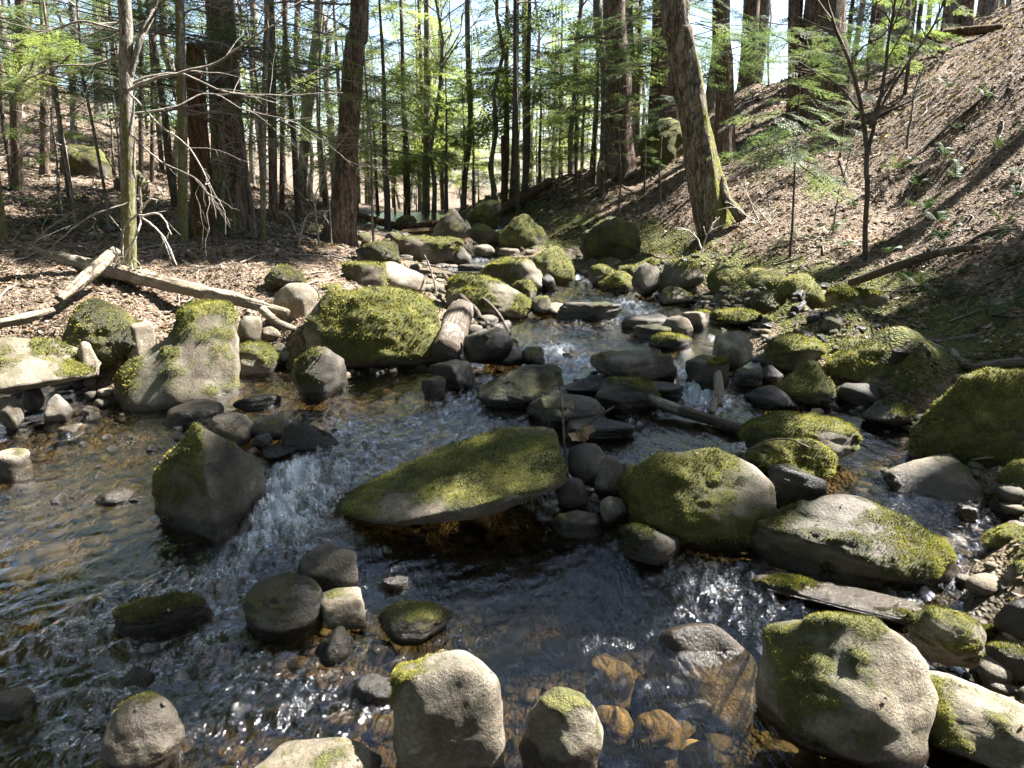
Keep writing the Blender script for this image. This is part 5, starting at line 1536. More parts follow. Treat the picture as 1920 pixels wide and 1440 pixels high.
# low living boughs that hang into view
def boughs(root, spots, Y, seed, mat=None, size=.8):
    rs = np.random.default_rng(seed)
    b = np.array(root.location)
    for (px, py, az) in spots:
        p = at_y(px, py, Y + rs.normal(0, .5))
        cr, wb = MB(), MB()
        L = size * rs.uniform(.8, 1.3)
        d = np.array([math.cos(az), math.sin(az), -.12])
        st = p - d * L
        V, Q, Tt = tube(np.stack([st - d * L * .6 + [0, 0, .06], st, p - b * 0]) - b, np.array([.010, .007, .003]), 3, False)
        cr2 = link('branch', None, root) if False else None
        for k in range(4):
            place_spray(cr, 'hi', st + d * L * rs.uniform(0, .7) + rs.normal(0, .06, 3) - b, az + rs.normal(0, .45), rs.normal(-.1, .12), rs.normal(0, .25), L * rs.uniform(.55, .95), rs)
        o = link('bough', cr.data('bough', mat or M_NEEDLE, False), root)
        wb.add(V, Q)
        link('twig', wb.data('twig', M_DARKTWIG), o)
BYLABEL = {o['label']: o for o in COL.objects if o.parent is None and o.get('label')}
def by(s):
    return next(v for k, v in BYLABEL.items() if s in k)
_r = np.random.default_rng(12)
boughs(by('dark trunk with dead twigs at the upper left'), [(_r.uniform(-10, 230), _r.uniform(0, 190), _r.uniform(-.6, .6)) for _ in range(34)], 10.5, 1)
boughs(by('big hemlock beside the dead trunk'), [(_r.uniform(260, 640), _r.uniform(0, 190), _r.uniform(-.6, .6)) for _ in range(34)], 10, 2)
boughs(by('dark leaning trunk with a torn'), [(_r.uniform(560, 790), _r.uniform(60, 210), _r.uniform(-.6, .6)) for _ in range(10)], 11.2, 3, M_NEEDLE_LIT)
boughs(by('slim front trunk'), [(_r.uniform(20, 160), _r.uniform(90, 170), 3.0 + _r.normal(0, .4)) for _ in range(5)], 8.6, 4, M_NEEDLE_LIT, .6)
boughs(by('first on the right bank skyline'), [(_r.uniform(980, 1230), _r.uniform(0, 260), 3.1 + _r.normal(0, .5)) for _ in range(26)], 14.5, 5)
boughs(by('sunlit grey trunk in the centre gap'), [(_r.uniform(690, 860), _r.uniform(60, 330), _r.uniform(-3.1, 3.1)) for _ in range(20)], 18.5, 8, M_NEEDLE_LIT, 1.2)
boughs(by('crooked slim grey trunk'), [(_r.uniform(800, 960), _r.uniform(120, 340), _r.uniform(-3.1, 3.1)) for _ in range(18)], 18, 9, M_NEEDLE_LIT, 1.2)
boughs(by('straight pale trunk behind'), [(_r.uniform(930, 1120), _r.uniform(90, 310), _r.uniform(-3.1, 3.1)) for _ in range(20)], 19.5, 10, M_NEEDLE_LIT, 1.3)
boughs(by('grey trunk tilting away'), [(_r.uniform(470, 690), _r.uniform(60, 300), _r.uniform(-3.1, 3.1)) for _ in range(18)], 16.5, 11, M_NEEDLE_LIT, 1.1)
boughs(by('pale sunlit trunk on the bright left slope'), [(_r.uniform(60, 330), _r.uniform(20, 180), _r.uniform(-3.1, 3.1)) for _ in range(14)], 19, 12, M_NEEDLE, 1.3)
boughs(by('dark hemlock just right'), [(_r.uniform(1330, 1480), _r.uniform(0, 160), _r.normal(0, .5)) for _ in range(20)], 13, 6)
boughs(by('widest hemlock'), [(_r.uniform(1560, 1760), _r.uniform(20, 150), _r.normal(0, .5)) for _ in range(14)], 13.5, 7)

# ------------------------------------------------------------------ young hemlocks and bare hardwoods filling the woods
CON_HI = [conifer(h, 40 + i, 'hi', d, .18, .34) for i, (h, d) in enumerate([(2.2, .9), (3.2, .8), (4.5, .75)])]
CON_WIDE = conifer(2.3, 47, 'hi', 1.3, .42, .5, .016)
CON_LO = [conifer(h, 60 + i, 'mid', d, lo, .30) for i, (h, d, lo) in enumerate([(4, .65, .2), (5.5, .6, .24), (7, .55, .28), (8.5, .55, .3)])]
CON_H = [2.2, 3.2, 4.5, 4, 5.5, 7, 8.5]

def young_hemlock(label, px, py, Y, h, seed, group=None, kind=None, yellow=False, name='hemlock_sapling'):
    rs = np.random.default_rng(seed)
    if Y is None:
        p = on_ground(px, py, 3, 60)
    else:
        p = at_y(px, py, Y)
        p[2] = ground_z(p[0], p[1])
    if kind is None:
        c = [abs(math.log(h / v)) for v in CON_H]
        opts = range(3) if p[1] < 12 else range(3, 7)
        kind = min(opts, key=lambda i: c[i] + .15 * rs.random())
    tm, cm = (CON_HI + CON_LO)[kind]
    root = link(name, None, loc=p, rz=rs.random() * 6.28, scale=h / CON_H[kind])
    tag(root, label, 'young tree', group)
    link('trunk', tm, root)
    c = link('crown', cm, root)
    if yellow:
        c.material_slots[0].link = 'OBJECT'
        c.material_slots[0].material = M_NEEDLE_LIT
    return root

p = at_y(1480, 492, 8.6)
_w = link('hemlock_sapling', None, loc=(p[0], p[1], ground_z(p[0], p[1])))
tag(_w, 'small feathery hemlock sapling on the right bank in front of the widest trunk', 'young tree')
link('trunk', CON_WIDE[0], _w)
link('crown', CON_WIDE[1], _w)
young_hemlock('low hemlock sprig behind the feathery sapling', 1570, 330, 11.5, 1.6, 6)
young_hemlock('bright hemlock sapling near the crest at upper right', 1700, 150, 13.5, 2.6, 7, yellow=True)
young_hemlock('second bright sapling on the crest beside the dark trunk', 1760, 100, 15, 2.4, 8, yellow=True)
young_hemlock('hemlock sapling left of the bright one under the crest', 1620, 190, 14.8, 3.0, 9)
young_hemlock('yellow green backlit hemlock beside the far leaning trunk', 725, 400, 15, 5.2, 10, yellow=True)
young_hemlock('low spreading hemlock on the skyline over the far bank', 1080, 345, 17, 2.4, 11)
young_hemlock('hemlock crowding the foot of the first thick hemlock', 1130, 330, 14.5, 2.6, 12)
young_hemlock('sprawling little hemlock beside the dark moss outcrop', 1210, 330, 13.8, 1.7, 13)
young_hemlock('hemlock sapling at the left edge below the corner trunks', 20, 330, 13.5, 3.4, 14)
young_hemlock('hemlock between corner trunks and front trunk', 120, 300, 12.2, 3.6, 15, yellow=True)
young_hemlock('tall shaded hemlock behind the big hemlock', 460, 385, 14, 6.0, 16)
young_hemlock('shaded hemlock behind the dead trunk', 330, 380, 13, 5.5, 17)
young_hemlock('bright tipped hemlock between thin pole and leaning trunk', 560, 395, 13.5, 5.0, 18, yellow=True)
rs = np.random.default_rng(555)
cells = []
for i in range(50):
    u = (i + .5) / 50
    px = 650 + 560 * ((i * .618) % 1) + rs.normal(0, 12)
    Y = rs.uniform(16, 34)
    cells.append((px, Y, rs.uniform(2.6, 7.5)))
for i in range(16):
    cells.append((rs.uniform(-60, 640), rs.uniform(16, 30), rs.uniform(3.5, 7)))
for i in range(13):
    cells.append((rs.uniform(1400, 1920), rs.uniform(17, 26), rs.uniform(2.5, 5)))
for i in range(16):
    cells.append((rs.uniform(600, 1010), rs.uniform(17, 27), rs.uniform(1.2, 2.6)))
cells.sort()
for i, (px, Y, h) in enumerate(cells):
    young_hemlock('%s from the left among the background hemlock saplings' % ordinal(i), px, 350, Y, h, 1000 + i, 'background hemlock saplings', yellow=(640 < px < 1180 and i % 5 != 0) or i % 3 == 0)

def hardwood(seed, h, r):
    rs = np.random.default_rng(seed)
    k = 12
    t = np.linspace(0, 1, k)
    path = np.stack([np.cumsum(rs.normal(0, .012, k)) * h, np.cumsum(rs.normal(0, .012, k)) * h, t * h], 1)
    path[0] = (0, 0, -.3)
    tb, cr = MB(), MB()
    V, Q, Tt = tube(path, r * (1 - .85 * t) * (1 + .35 * np.exp(-t * h / .4)), 9)
    tb.add(V, Q)
    for i in range(16):
        f = rs.uniform(.35, .98)
        p = np.array([np.interp(f, t, path[:, j]) for j in range(3)])
        az = rs.random() * 6.28
        bare_twigs(cr, p, (math.cos(az), math.sin(az), rs.uniform(.5, 1.6)), h * .26 * (1.15 - f), rs, r * .35 * (1.2 - f) + .006, 3, 1.3, -.05)
    return tb.data('trunk', M_GREYBARK), cr.data('crown', M_TWIG)
HW = [hardwood(70 + i, h, r) for i, (h, r) in enumerate([(13, .09), (15, .12), (11, .07), (16, .15), (9, .05)])]
rs = np.random.default_rng(777)
cells = []
for i in range(72):
    px = -120 + 2160 * ((i * .7548) % 1) + rs.normal(0, 15)
    Y = rs.uniform(17, 55) if 560 < px < 1180 else rs.uniform(16, 40)
    cells.append((px, Y))
for i in range(8):
    cells.append((rs.uniform(640, 1130), rs.uniform(22, 60)))
for i in range(14):
    cells.append((rs.uniform(1560, 1930), rs.uniform(17, 28)))
cells.sort()
for i, (px, Y) in enumerate(cells):
    p = at_y(px, 300, Y)
    tm, cm = HW[rs.integers(5)]
    root = link('hardwood_tree', None, loc=(p[0], p[1], ground_z(p[0], p[1])), rz=(rs.normal(0, .03), rs.normal(0, .04), rs.random() * 6.28), scale=rs.uniform(.6, .85) if 620 < px < 1150 else rs.uniform(.8, 1.25))
    tag(root, '%s from the left among the slim bare background trunks' % ordinal(i), 'tree', 'slim bare background trunks')
    link('trunk', tm, root)
    link('crown', cm, root)

# dead-limbed understorey stems on the left bank
def dead_stem(seed, h):
    rs = np.random.default_rng(seed)
    path = np.stack([np.cumsum(rs.normal(0, .03, 8)), np.cumsum(rs.normal(0, .03, 8)), np.linspace(-.1, h, 8)], 1)
    path[:2, :2] = 0
    tb, cr = MB(), MB()
    V, Q, Tt = tube(path, np.linspace(.022, .008, 8), 6)
    tb.add(V, Q)
    for i in range(15):
        z = rs.uniform(.25, .97) * h
        p = np.array([np.interp(z, path[:, 2], path[:, j]) for j in range(3)])
        a = rs.random() * 6.28
        bare_twigs(cr, p, (math.cos(a), math.sin(a), rs.normal(.1, .25)), rs.uniform(.4, 1.1), rs, .007, 3, 1.2)
    return tb.data('trunk', M_GREYBARK), cr.data('crown', M_PALETWIG)
DS = [dead_stem(i, h) for i, h in enumerate((2.8, 3.6, 4.4))]
rs = np.random.default_rng(88)
st = sorted((rs.uniform(-20, 720), rs.uniform(9.2, 16)) for _ in range(17))
for i, (px, Y) in enumerate(st):
    p = at_y(px, 350, Y)
    root = link('bare_sapling', None, loc=(p[0], p[1], ground_z(p[0], p[1])), rz=rs.random() * 6.28, scale=rs.uniform(.8, 1.2))
    tag(root, 'thin dead limbed sapling, %s from the left in the left woods' % ordinal(i), 'sapling', 'dead limbed saplings in the left woods')
    tm, cm = DS[rs.integers(3)]
    link('trunk', tm, root)
    link('crown', cm, root)

# ------------------------------------------------------------------ the canopy that shades the stream
LIT = [(880, 860, 46), (50, 560, 110), (180, 580, 110), (320, 560, 90), (450, 565, 80), (410, 600, 50), (500, 640, 50), (480, 690, 45), (560, 560, 50), (690, 600, 135), (930, 540, 60), (1000, 490, 60), (1400, 465, 95), (1500, 470, 90), (1330, 400, 70),
       (1600, 470, 75), (1450, 400, 80), (1750, 330, 120), (1850, 220, 130), (1660, 410, 80), (1280, 380, 60), (1345, 560, 50), (1420, 582, 35), (1480, 650, 48), (1600, 675, 38), (1510, 700, 28), (1850, 765, 40), (1750, 890, 62), (1620, 1000, 72),
       (1560, 950, 50), (1800, 1130, 90), (1600, 1120, 60), (1580, 1240, 150), (1800, 1340, 140), (1780, 1180, 70), (1300, 1280, 100), (1190, 1370, 90), (840, 1330, 120), (1060, 1370, 85), (580, 1425, 110), (50, 1050, 40), (70, 875, 65), (1110, 580, 55), (1180, 1260, 50), (760, 400, 80), (1100, 420, 60), (1000, 400, 60)]
SHADE = [(230, 1290, 300, 130, 2.2), (650, 1270, 190, 90, 1.0), (1000, 1200, 200, 90, .9), (300, 1100, 330, 200, 1.0), (800, 1050, 300, 170, 1.3), (800, 780, 330, 130, 1.2), (1200, 850, 260, 200, 1.3), (1250, 700, 200, 60, .8), (1750, 620, 170, 100, .8), (350, 450, 400, 55, 3.0), (1450, 830, 250, 110, 1.2), (1800, 820, 120, 120, .6), (250, 900, 280, 100, .8), (700, 480, 160, 60, 1.4), (1250, 560, 150, 60, .4), (1850, 500, 120, 100, .5), (330, 690, 90, 60, .5), (1150, 480, 200, 50, .5), (120, 720, 140, 60, .6)]
def lit_at(px, py):
    return any((px - a) ** 2 + ((py - b) * 1.35) ** 2 < r * r for a, b, r in LIT)
rs = np.random.default_rng(4242)
BIG = [(7.6, 5.1), (9.6, 6.6), (7.9, 8.3), (11.5, 9.9), (9.4, 11.9), (6.2, 2.2), (11.5, 4.0), (8.4, 1.0)]
def shadow_hits(x, y):
    n = 0
    z = ground_z(x, y)
    for h in np.linspace(.5, 14, 40):
        for zg in (.05, .4):
            q = np.array([x, y, z + h])
            q = q - SUN_DIR * (q[2] - zg) / SUN_DIR[2]
            fx, fy, fd = proj(q)
            n += bool(fd[0] > .5 and lit_at(fx[0], fy[0]))
    return n
for i, (x, y) in enumerate(BIG):
    x, y = min([(x + dx, y + dy) for dx in (-1.2, -.6, 0, .6, 1.2) for dy in (-1, -.66, -.33, 0, .33, .66, 1)], key=lambda q: shadow_hits(*q) + .3 * abs(q[0] - x) + .3 * abs(q[1] - y))
    z = ground_z(x, y) - .1
    me, b = trunk_mesh([(x, y, z), (x + .1, y, z + 6), (x + .1, y + .1, z + 15)], [.22, .17, .03], 14, 24, M_HEMLOCK, 60 + i)
    root = link('hemlock_tree', None, loc=b)
    tag(root, 'tall hemlock %s on the upper right bank, shading the stream' % ['nearest the ledge', 'behind the nearest one', 'closest to the water', 'highest up', 'farthest upstream', 'beside the camera', 'set back from the rest', 'behind the camera'][i], 'tree', 'shade hemlocks on the right bank')
    link('trunk', me, root)
    HEM.append((root, [np.array([x, y, z]), np.array([x, y, z + 15])]))
crowns = {}
wood = {}
HX = np.array([[h[1][0][0], h[1][0][1]] for h in HEM])
def hang(c, size):
    k = int(np.argmin(np.hypot(*(HX - c[:2]).T) + rs.random(len(HX)) * .6))
    d = float(np.hypot(*(HX[k] - c[:2])))
    if d > 5.5:
        return
    root = HEM[k][0]
    b = np.array(root.location)
    P = np.asarray(HEM[k][1])
    zt = min(c[2] + .15 * d, P[-1][2] - .3)
    tp = np.array([np.interp(zt, P[:, 2], P[:, j]) for j in range(3)])
    cb, wb = crowns.setdefault(k, MB()), wood.setdefault(k, MB())
    az = math.atan2(c[1] - tp[1], c[0] - tp[0])
    dirv = np.array([math.cos(az), math.sin(az), -.1])
    for j in range(3):
        place_spray(cb, 'mid' if j == 0 else 'lo', c - dirv * size * .5 + rs.normal(0, .07 * size, 3) - b, az + rs.normal(0, .5), -.12 + rs.normal(0, .12), rs.normal(0, .3), size * rs.uniform(.75, 1.1), rs)
    clear = True
    for u in np.linspace(.03, .97, 9):
        q = tp * (1 - u) + c * u
        for zg in (-.05, .15, .35, .6):
            q2 = q - SUN_DIR * (q[2] - zg) / SUN_DIR[2]
            fx, fy, fd = proj(q2)
            if fd[0] > .5 and lit_at(fx[0], fy[0]):
                clear = False
    if clear and rs.random() < .6:
        V, Q, Tt = tube(np.stack([tp, (tp + c) / 2 + [0, 0, .1], c]) - b, np.array([.03, .018, .006]), 3, False)
        wb.add(V, Q)
n_s = 0
for sx, sy, rx, ry, dens in SHADE:
    p0 = on_ground(sx, sy, 1.6, 30)
    dep = p0[1]
    area = (rx * dep / FPX) * (ry * dep / FPX / max(math.sin(math.atan2(CAM_Z - p0[2], dep)), .2)) * 3.14
    for i in range(int(44 * dens * area ** .8) + 14):
        a, rr = rs.random() * 6.283, math.sqrt(rs.random())
        px, py = sx + rx * rr * math.cos(a), sy + ry * rr * math.sin(a)
        if lit_at(px, py) or py < 395:
            continue
        g = on_ground(px, py, 1.6, 30)
        hh = rs.uniform(6.0, 12.0)
        c = g + SUN_DIR / SUN_DIR[2] * hh
        qx, qy, qd = proj(c)
        if qd[0] > 0 and -150 < qx[0] < 2070 and qy[0] > -160:
            continue
        sz = rs.uniform(.7, 1.3)
        leak = False
        for ox in (-.6, -.3, 0, .3, .6):
            for oy in (-.6, -.3, 0, .3, .6):
                fx, fy, _d = proj(np.array([g[0] + ox * sz, g[1] + oy * sz, ground_z(g[0] + ox * sz, g[1] + oy * sz) if abs(ox) + abs(oy) > .9 else g[2]]))
                if _d[0] > .5 and lit_at(fx[0], fy[0]):
                    leak = True
                fx, fy, _d = proj(np.array([g[0] + ox * sz, g[1] + oy * sz, g[2]]) + SUN_DIR * .4)
                if _d[0] > .5 and lit_at(fx[0], fy[0]):
                    leak = True
        if leak:
            continue
        hang(c, sz)
        n_s += 1
for k in crowns:
    root = HEM[k][0]
    link('crown', crowns[k].data('crown', M_NEEDLE, False), root)
    if wood[k].n:
        link('branch', wood[k].data('branch', M_DARKTWIG), root)
print('canopy sprays', n_s)

# the woods behind the camera, which hold off the open sky
back = CON_LO[3]
rs = np.random.default_rng(3131)
RINGB = [(-4.6, 3.1), (-5.9, 5.9), (-7.6, 8.6), (-6.5, 1.5), (-8.5, 4.0), (-5.0, -2.5), (-9.5, -1.0), (-2.5, -5.0), (-6.5, -6.5), (1.5, -5.5), (5.0, -4.5), (3.0, -8.0), (-1.0, -8.5), (7.5, -7.5), (8.0, -2.8), (-11, 6.5), (-12, 2.0), (-4.5, -10), (11, -5.0), (-10.5, 9.0), (0.2, -3.6), (-3.6, -3.4), (4.4, -2.6)]
for i, (x, y) in enumerate(RINGB):
    root = link('hemlock_tree', None, loc=(x, y, .3 + .08 * abs(x)), rz=rs.random() * 6.28, scale=rs.uniform(1.6, 2.1))
    tag(root, 'tall hemlock out of view, %s of those standing around the viewpoint' % ordinal(i), 'tree', 'hemlocks around the viewpoint')
    link('trunk', back[0], root)
    for k in range(2):
        o = link('crown', back[1], root, rz=k * 1.3)

# ------------------------------------------------------------------ logs, sticks, roots
def log_mesh(name, pts, rad, mat, parent=None, sides=22, rings=60, seed=0, ridge=.08, label=None, cat='log', tilt_end=True):
    P = smooth_path(pts, rings)
    base = P[len(P) // 2].copy()
    Q = P - base
    rr = np.interp(np.linspace(0, 1, rings), np.linspace(0, 1, len(rad)), rad)
    V, F, Tt = tube(Q, rr, sides, True)
    n = len(Q) * sides
    ang = np.tile(np.arange(sides) / sides * 6.283, rings)
    s = np.repeat(np.linspace(0, 1, rings), sides) * np.linalg.norm(P[-1] - P[0])
    q = np.stack([np.cos(ang) * 2.4, np.sin(ang) * 2.4, s * 2.2], 1) + seed * 5.7
    d = ridge * (1.2 * fbm(q, 4, .6) + .8 * (np.abs(fbm(q * np.array([2.5, 2.5, .35]) + 9, 2)) - .25))
    c = np.repeat(Q, sides, axis=0)
    V[:n] = c + (V[:n] - c) * (1 + d)[:, None]
    V[n:] += (np.random.default_rng(seed).normal(size=(2, 3))) * .01
    o = link(name, mesh_data(name, V, [F, Tt], [mat], {'moss': np.append(np.clip(.35 + .5 * fbm(q * .4, 3), 0, 1), [0, 0]), 'lu': np.append(np.cos(ang) * rr.mean(), [0, .02]), 'lw': np.append(np.sin(ang) * rr.mean(), [0, .02]), 'lv': np.append(s, [0, .3])}), parent, loc=base)
    if label:
        tag(o, label, cat)
    return o

def px_path(pp):
    """points given as (px, py, z) or (px, py, None, distance)"""
    return [at_z(p[0], p[1], p[2]) if p[2] is not None else at_y(p[0], p[1], p[3]) for p in pp]

def wpx(w, p):
    return w * (p[1] * CP - (p[2] - CAM_Z) * SP) / FPX / 2

def log(name, label, pp, w, mat, **k):
    P = px_path(pp)
    return log_mesh(name, P, [wpx(a, p) for a, p in zip(np.interp(np.linspace(0, 1, len(P)), np.linspace(0, 1, len(w)), w), P)], mat, label=label, **k)

log('fallen_log', 'long weathered fallen log lying behind the front trunk on the left bank', [(-30, 466, .98), (60, 478, .94), (160, 497, .90), (300, 530, .82), (420, 557, .74), (540, 586, .66)], (26, 28, 30, 26, 24, 13), M_PALELOG, seed=1, rings=140, ridge=.26)
log('fallen_log', 'short pale peeling birch log leaning over the long fallen log', [(218, 470, 1.08), (182, 502, .96), (150, 530, .86), (112, 562, .76)], (16, 24, 22, 12), M_PALELOG, seed=2, ridge=.3)
log('fallen_log', 'half buried mossy log at the far left below the fallen one', [(-40, 612, .66), (40, 598, .68), (100, 580, .72)], (16, 18, 10), M_PALELOG, seed=12, ridge=.3)
log('driftwood_log', 'sawn grey log propped beside the huge mossy boulder', [(836, 662, .40), (848, 630, .47), (858, 600, .52), (864, 584, .54)], (54, 54, 52, 46), M_LOG, seed=3, ridge=.12, rings=40)
log('sunken_log', 'thin bark covered log lying in the water in midstream', [(1215, 748, .30), (1270, 768, .26), (1330, 786, .23), (1392, 806, .20)], (20, 22, 20, 22), M_LOG, seed=4, ridge=.08)
log('broken_branch', 'upright broken branch standing beside the little midstream fall', [(1346, 760, .22), (1348, 730, .30), (1344, 700, .37), (1336, 672, .44)], (16, 18, 18, 15), M_PALELOG, seed=5, rings=36)
log('driftwood_stub', 'tiny tan stub of wood below the upright broken branch', [(1334, 775, .22), (1338, 760, .25), (1340, 748, .28)], (10, 14, 11), M_PALELOG, seed=6, rings=16)
log('fallen_branch', 'straight bare pole lying up the right bank', [(1596, 530, .74), (1680, 500, .95), (1760, 474, 1.1), (1836, 463, 1.2)], (15, 17, 15, 12), M_LOG, seed=7, ridge=.08)
log('fallen_log', 'dark fallen trunk across the far stream', [(664, 400, None, 15.5), (700, 412, None, 15.3), (760, 426, None, 15), (822, 418, None, 15)], (10, 13, 14, 12), M_SNAG, seed=8)
log('fallen_log', 'short dark log lying under the far one', [(752, 436, .76), (800, 432, .78), (830, 430, .78)], (10, 12, 10), M_SNAG, seed=9)
log('fallen_log', 'rotting mossy log sloping down the far right bank', [(905, 412, None, 14.8), (945, 390, None, 15.6), (985, 368, None, 16.6), (1030, 340, None, 18)], (14, 17, 16, 14), M_SNAG, seed=10)
log('fallen_log', 'dark log on the crest of the right bank', [(1690, 75, None, 15.6), (1780, 62, None, 15.2), (1880, 52, None, 14.8)], (14, 18, 16), M_SNAG, seed=11)
log('stick', 'long bare stick leaning over the humped boulder', [(836, 522, .64), (870, 540, .62), (908, 562, .56), (936, 590, .48), (957, 628, .36)], (6, 8, 7, 6, 5), M_LOG, seed=13, rings=30, sides=10)
log('stick', 'dark stick crossing behind the sawn log', [(832, 514, .66), (862, 552, .6), (893, 582, .5), (900, 596, .45)], (8, 9, 9, 8), M_LOG, seed=14, rings=24, sides=10)
log('stick', 'thin upright twig behind the huge mossy boulder', [(820, 556, .56), (814, 528, .66), (806, 500, .78), (796, 478, .86)], (4, 4, 3, 2), M_LOG, seed=15, rings=20, sides=6)
log('stick', 'slim stick standing in front of the raised slab end', [(1068, 955, .06), (1064, 900, .17), (1058, 830, .33), (1054, 745, .52)], (5, 5, 5, 3), M_DARKTWIG, seed=16, rings=30, sides=8)
log('stick', 'short forked twig holding the dry leaf bunch', [(1062, 820, .34), (1090, 806, .37), (1115, 785, .42), (1152, 762, .48)], (6, 6, 6, 4), M_LOG, seed=17, rings=20, sides=8)
log('stick', 'white bleached stick among stones behind the horn boulder', [(538, 674, .32), (546, 650, .38), (556, 622, .44)], (12, 12, 9), M_PALELOG, seed=18, rings=16)
log('stick', 'bare driftwood stick running out from the fallen log end', [(492, 580, .68), (520, 604, .60), (556, 618, .52)], (16, 14, 10), M_PALELOG, seed=19, rings=24)
log('stick', 'thin twig poking up in front of the huge mossy boulder', [(630, 676, .29), (650, 664, .33), (668, 648, .38)], (4, 4, 3), M_PALELOG, seed=20, rings=14, sides=6)
log('stick', 'bent grass like stem over the mossy midstream rock', [(1410, 842, .36), (1440, 826, .40), (1480, 824, .39), (1516, 838, .34)], (4, 4, 4, 3), M_LOG, seed=21, rings=20, sides=6)
log('stick', 'thin pale twig reaching over the side channel at the right edge', [(1822, 862, .24), (1850, 858, .27), (1890, 856, .28), (1935, 848, .32)], (4, 5, 5, 5), M_PALELOG, seed=22, rings=20, sides=6)
log('root', 'thick mossy root bending under the overhanging right bank', [(1786, 656, .48), (1796, 676, .42), (1826, 690, .40), (1870, 682, .44), (1930, 676, .5)], (14, 18, 17, 16, 18), M_LOG, seed=23, rings=40)
log('root', 'pale forked root below the mossy one', [(1866, 690, .40), (1888, 704, .36), (1900, 722, .30)], (12, 12, 9), M_PALELOG, seed=24, rings=20)
log('stick', 'fallen stick slanting over the slope beside the forked bare sapling', [(1575, 300, None, 11), (1590, 350, None, 10.4), (1606, 395, None, 9.8)], (8, 10, 9), M_LOG, seed=25, rings=20, sides=8)
log('stick', 'mossy stick near the outcrop right of the leaning tree', [(1345, 250, None, 12.4), (1385, 222, None, 12.6), (1418, 198, None, 12.9)], (7, 8, 7), M_LOG, seed=26, rings=16, sides=8)
log('root', 'bright mossed root running from the leaning mossy tree', [(1352, 330, None, 10.75), (1362, 372, None, 10.6), (1378, 392, None, 10.5), (1390, 410, None, 10.4)], (14, 18, 20, 22), M_MOSSBARK, seed=27, rings=30)

for lab, pp, w in [('longest dead branch lying up the open right slope', [(1690, 330, None, 10.2), (1760, 270, None, 10.4), (1850, 215, None, 10.3)], (5, 6, 4)),
    ('short dead branch lying across the right slope below the crest', [(1600, 240, None, 13), (1650, 226, None, 13), (1710, 224, None, 12.9)], (5, 6, 4)),
    ('crooked dead branch beside the straight bare pole', [(1640, 560, None, 7.0), (1700, 540, None, 7.1), (1790, 545, None, 6.7)], (4, 5, 3)),
    ('grey dead branch low on the right slope near the edge', [(1790, 470, None, 7.3), (1850, 440, None, 7.3), (1915, 430, None, 7.1)], (6, 7, 5))]:
    P = px_path(pp)
    for q in P:
        q[2] = ground_z(q[0], q[1]) + .03
    log_mesh('dead_branch', P, [wpx(a, q) for a, q in zip(w, P)], M_LOG, label=lab, cat='branch', sides=8, rings=24, seed=len(lab), ridge=.15)

# dry leaves caught on the twig by the slab
lf = link('dry_leaf_bunch', None, loc=at_z(1092, 812, .36))
tag(lf, 'curled tan dry leaf bunch caught on the twig at the slab end', 'leaves')
rs = np.random.default_rng(31)
for i in range(9):
    V, F, C = leaf_batch(np.zeros((1, 3)), np.array([[rs.normal(0, .5), -.6, .5]]), np.array([.075]), rs, np.array([[.28, .18, .10]]) * rs.uniform(.7, 1.2))
    link('leaf', mesh_data('leaf', V + rs.normal(0, .03, 3), F, [M_LITTER], {'tint': C}, False), lf)

# bare shrub forks on the right bank
def shrub(label, Y, stems, seed, mat=M_DARKTWIG, name='bare_sapling'):
    b = at_y(*stems[0][0][0], Y)
    b[2] = ground_z(b[0], b[1])
    root = link(name, None, loc=b)
    tag(root, label, 'sapling')
    for i, (px, w0, w1, tw) in enumerate(stems):
        limb(root, px, Y, w0, w1, mat, tw, seed + i, .1, 'trunk' if i == 0 else 'branch', .5)
    return root
shrub('forked bare sapling standing on the open right bank', 8.0, [([(1622, 506), (1626, 400), (1628, 300), (1622, 220), (1600, 130), (1560, 30), (1545, -20)], 11, 5, 4), ([(1628, 290), (1650, 200), (1668, 110), (1684, 0)], 8, 4, 5), ([(1630, 240), (1680, 150), (1740, 60), (1780, -10)], 6, 3, 4), ([(1626, 220), (1560, 150), (1500, 110)], 4, 2, 3), ([(1640, 210), (1680, 140), (1690, 120)], 4, 2, 3)], 300)
shrub('thin dead twiggy sapling above the straight pole', 8.6, [([(1700, 280), (1706, 230), (1712, 180), (1730, 120)], 6, 3, 6), ([(1712, 190), (1740, 150), (1760, 190)], 3, 1.5, 4)], 320, M_TWIG)
shrub('bundle of pale bare stems at the foot of the leaning mossy tree', 9.8, [([(1490, 480), (1450, 440), (1400, 405), (1385, 390)], 4, 2, 4), ([(1470, 470), (1450, 430), (1410, 380)], 4, 2, 4), ([(1480, 480), (1420, 440), (1390, 420)], 3, 2, 4), ([(1440, 450), (1400, 370), (1392, 330)], 3, 1.5, 4)], 330, M_PALETWIG)
shrub('slender twiggy stem beside the feathery sapling', 9.0, [([(1560, 470), (1566, 400), (1580, 330), (1600, 260)], 4, 2, 5)], 340, M_TWIG)
shrub('wispy twigs over the far right row of green boulders', 9.8, [([(1320, 480), (1310, 450), (1290, 430), (1270, 428)], 4, 2, 5), ([(1315, 470), (1330, 430), (1345, 410)], 3, 2, 5)], 350, M_PALETWIG)
shrub('fine bare stem on the far right bank', 12.4, [([(1160, 400), (1164, 330), (1160, 240)], 4, 2, 4)], 360)
shrub('second fine bare stem on the far right bank', 12.0, [([(1240, 390), (1236, 320), (1240, 250)], 4, 2, 4)], 370)
shrub('arching dead twigs on the left bank under the leaning trunk', 9.6, [([(560, 470), (566, 430), (580, 400), (620, 390)], 4, 2, 6), ([(562, 450), (545, 410), (530, 400)], 3, 1.5, 5)], 380, M_PALETWIG)
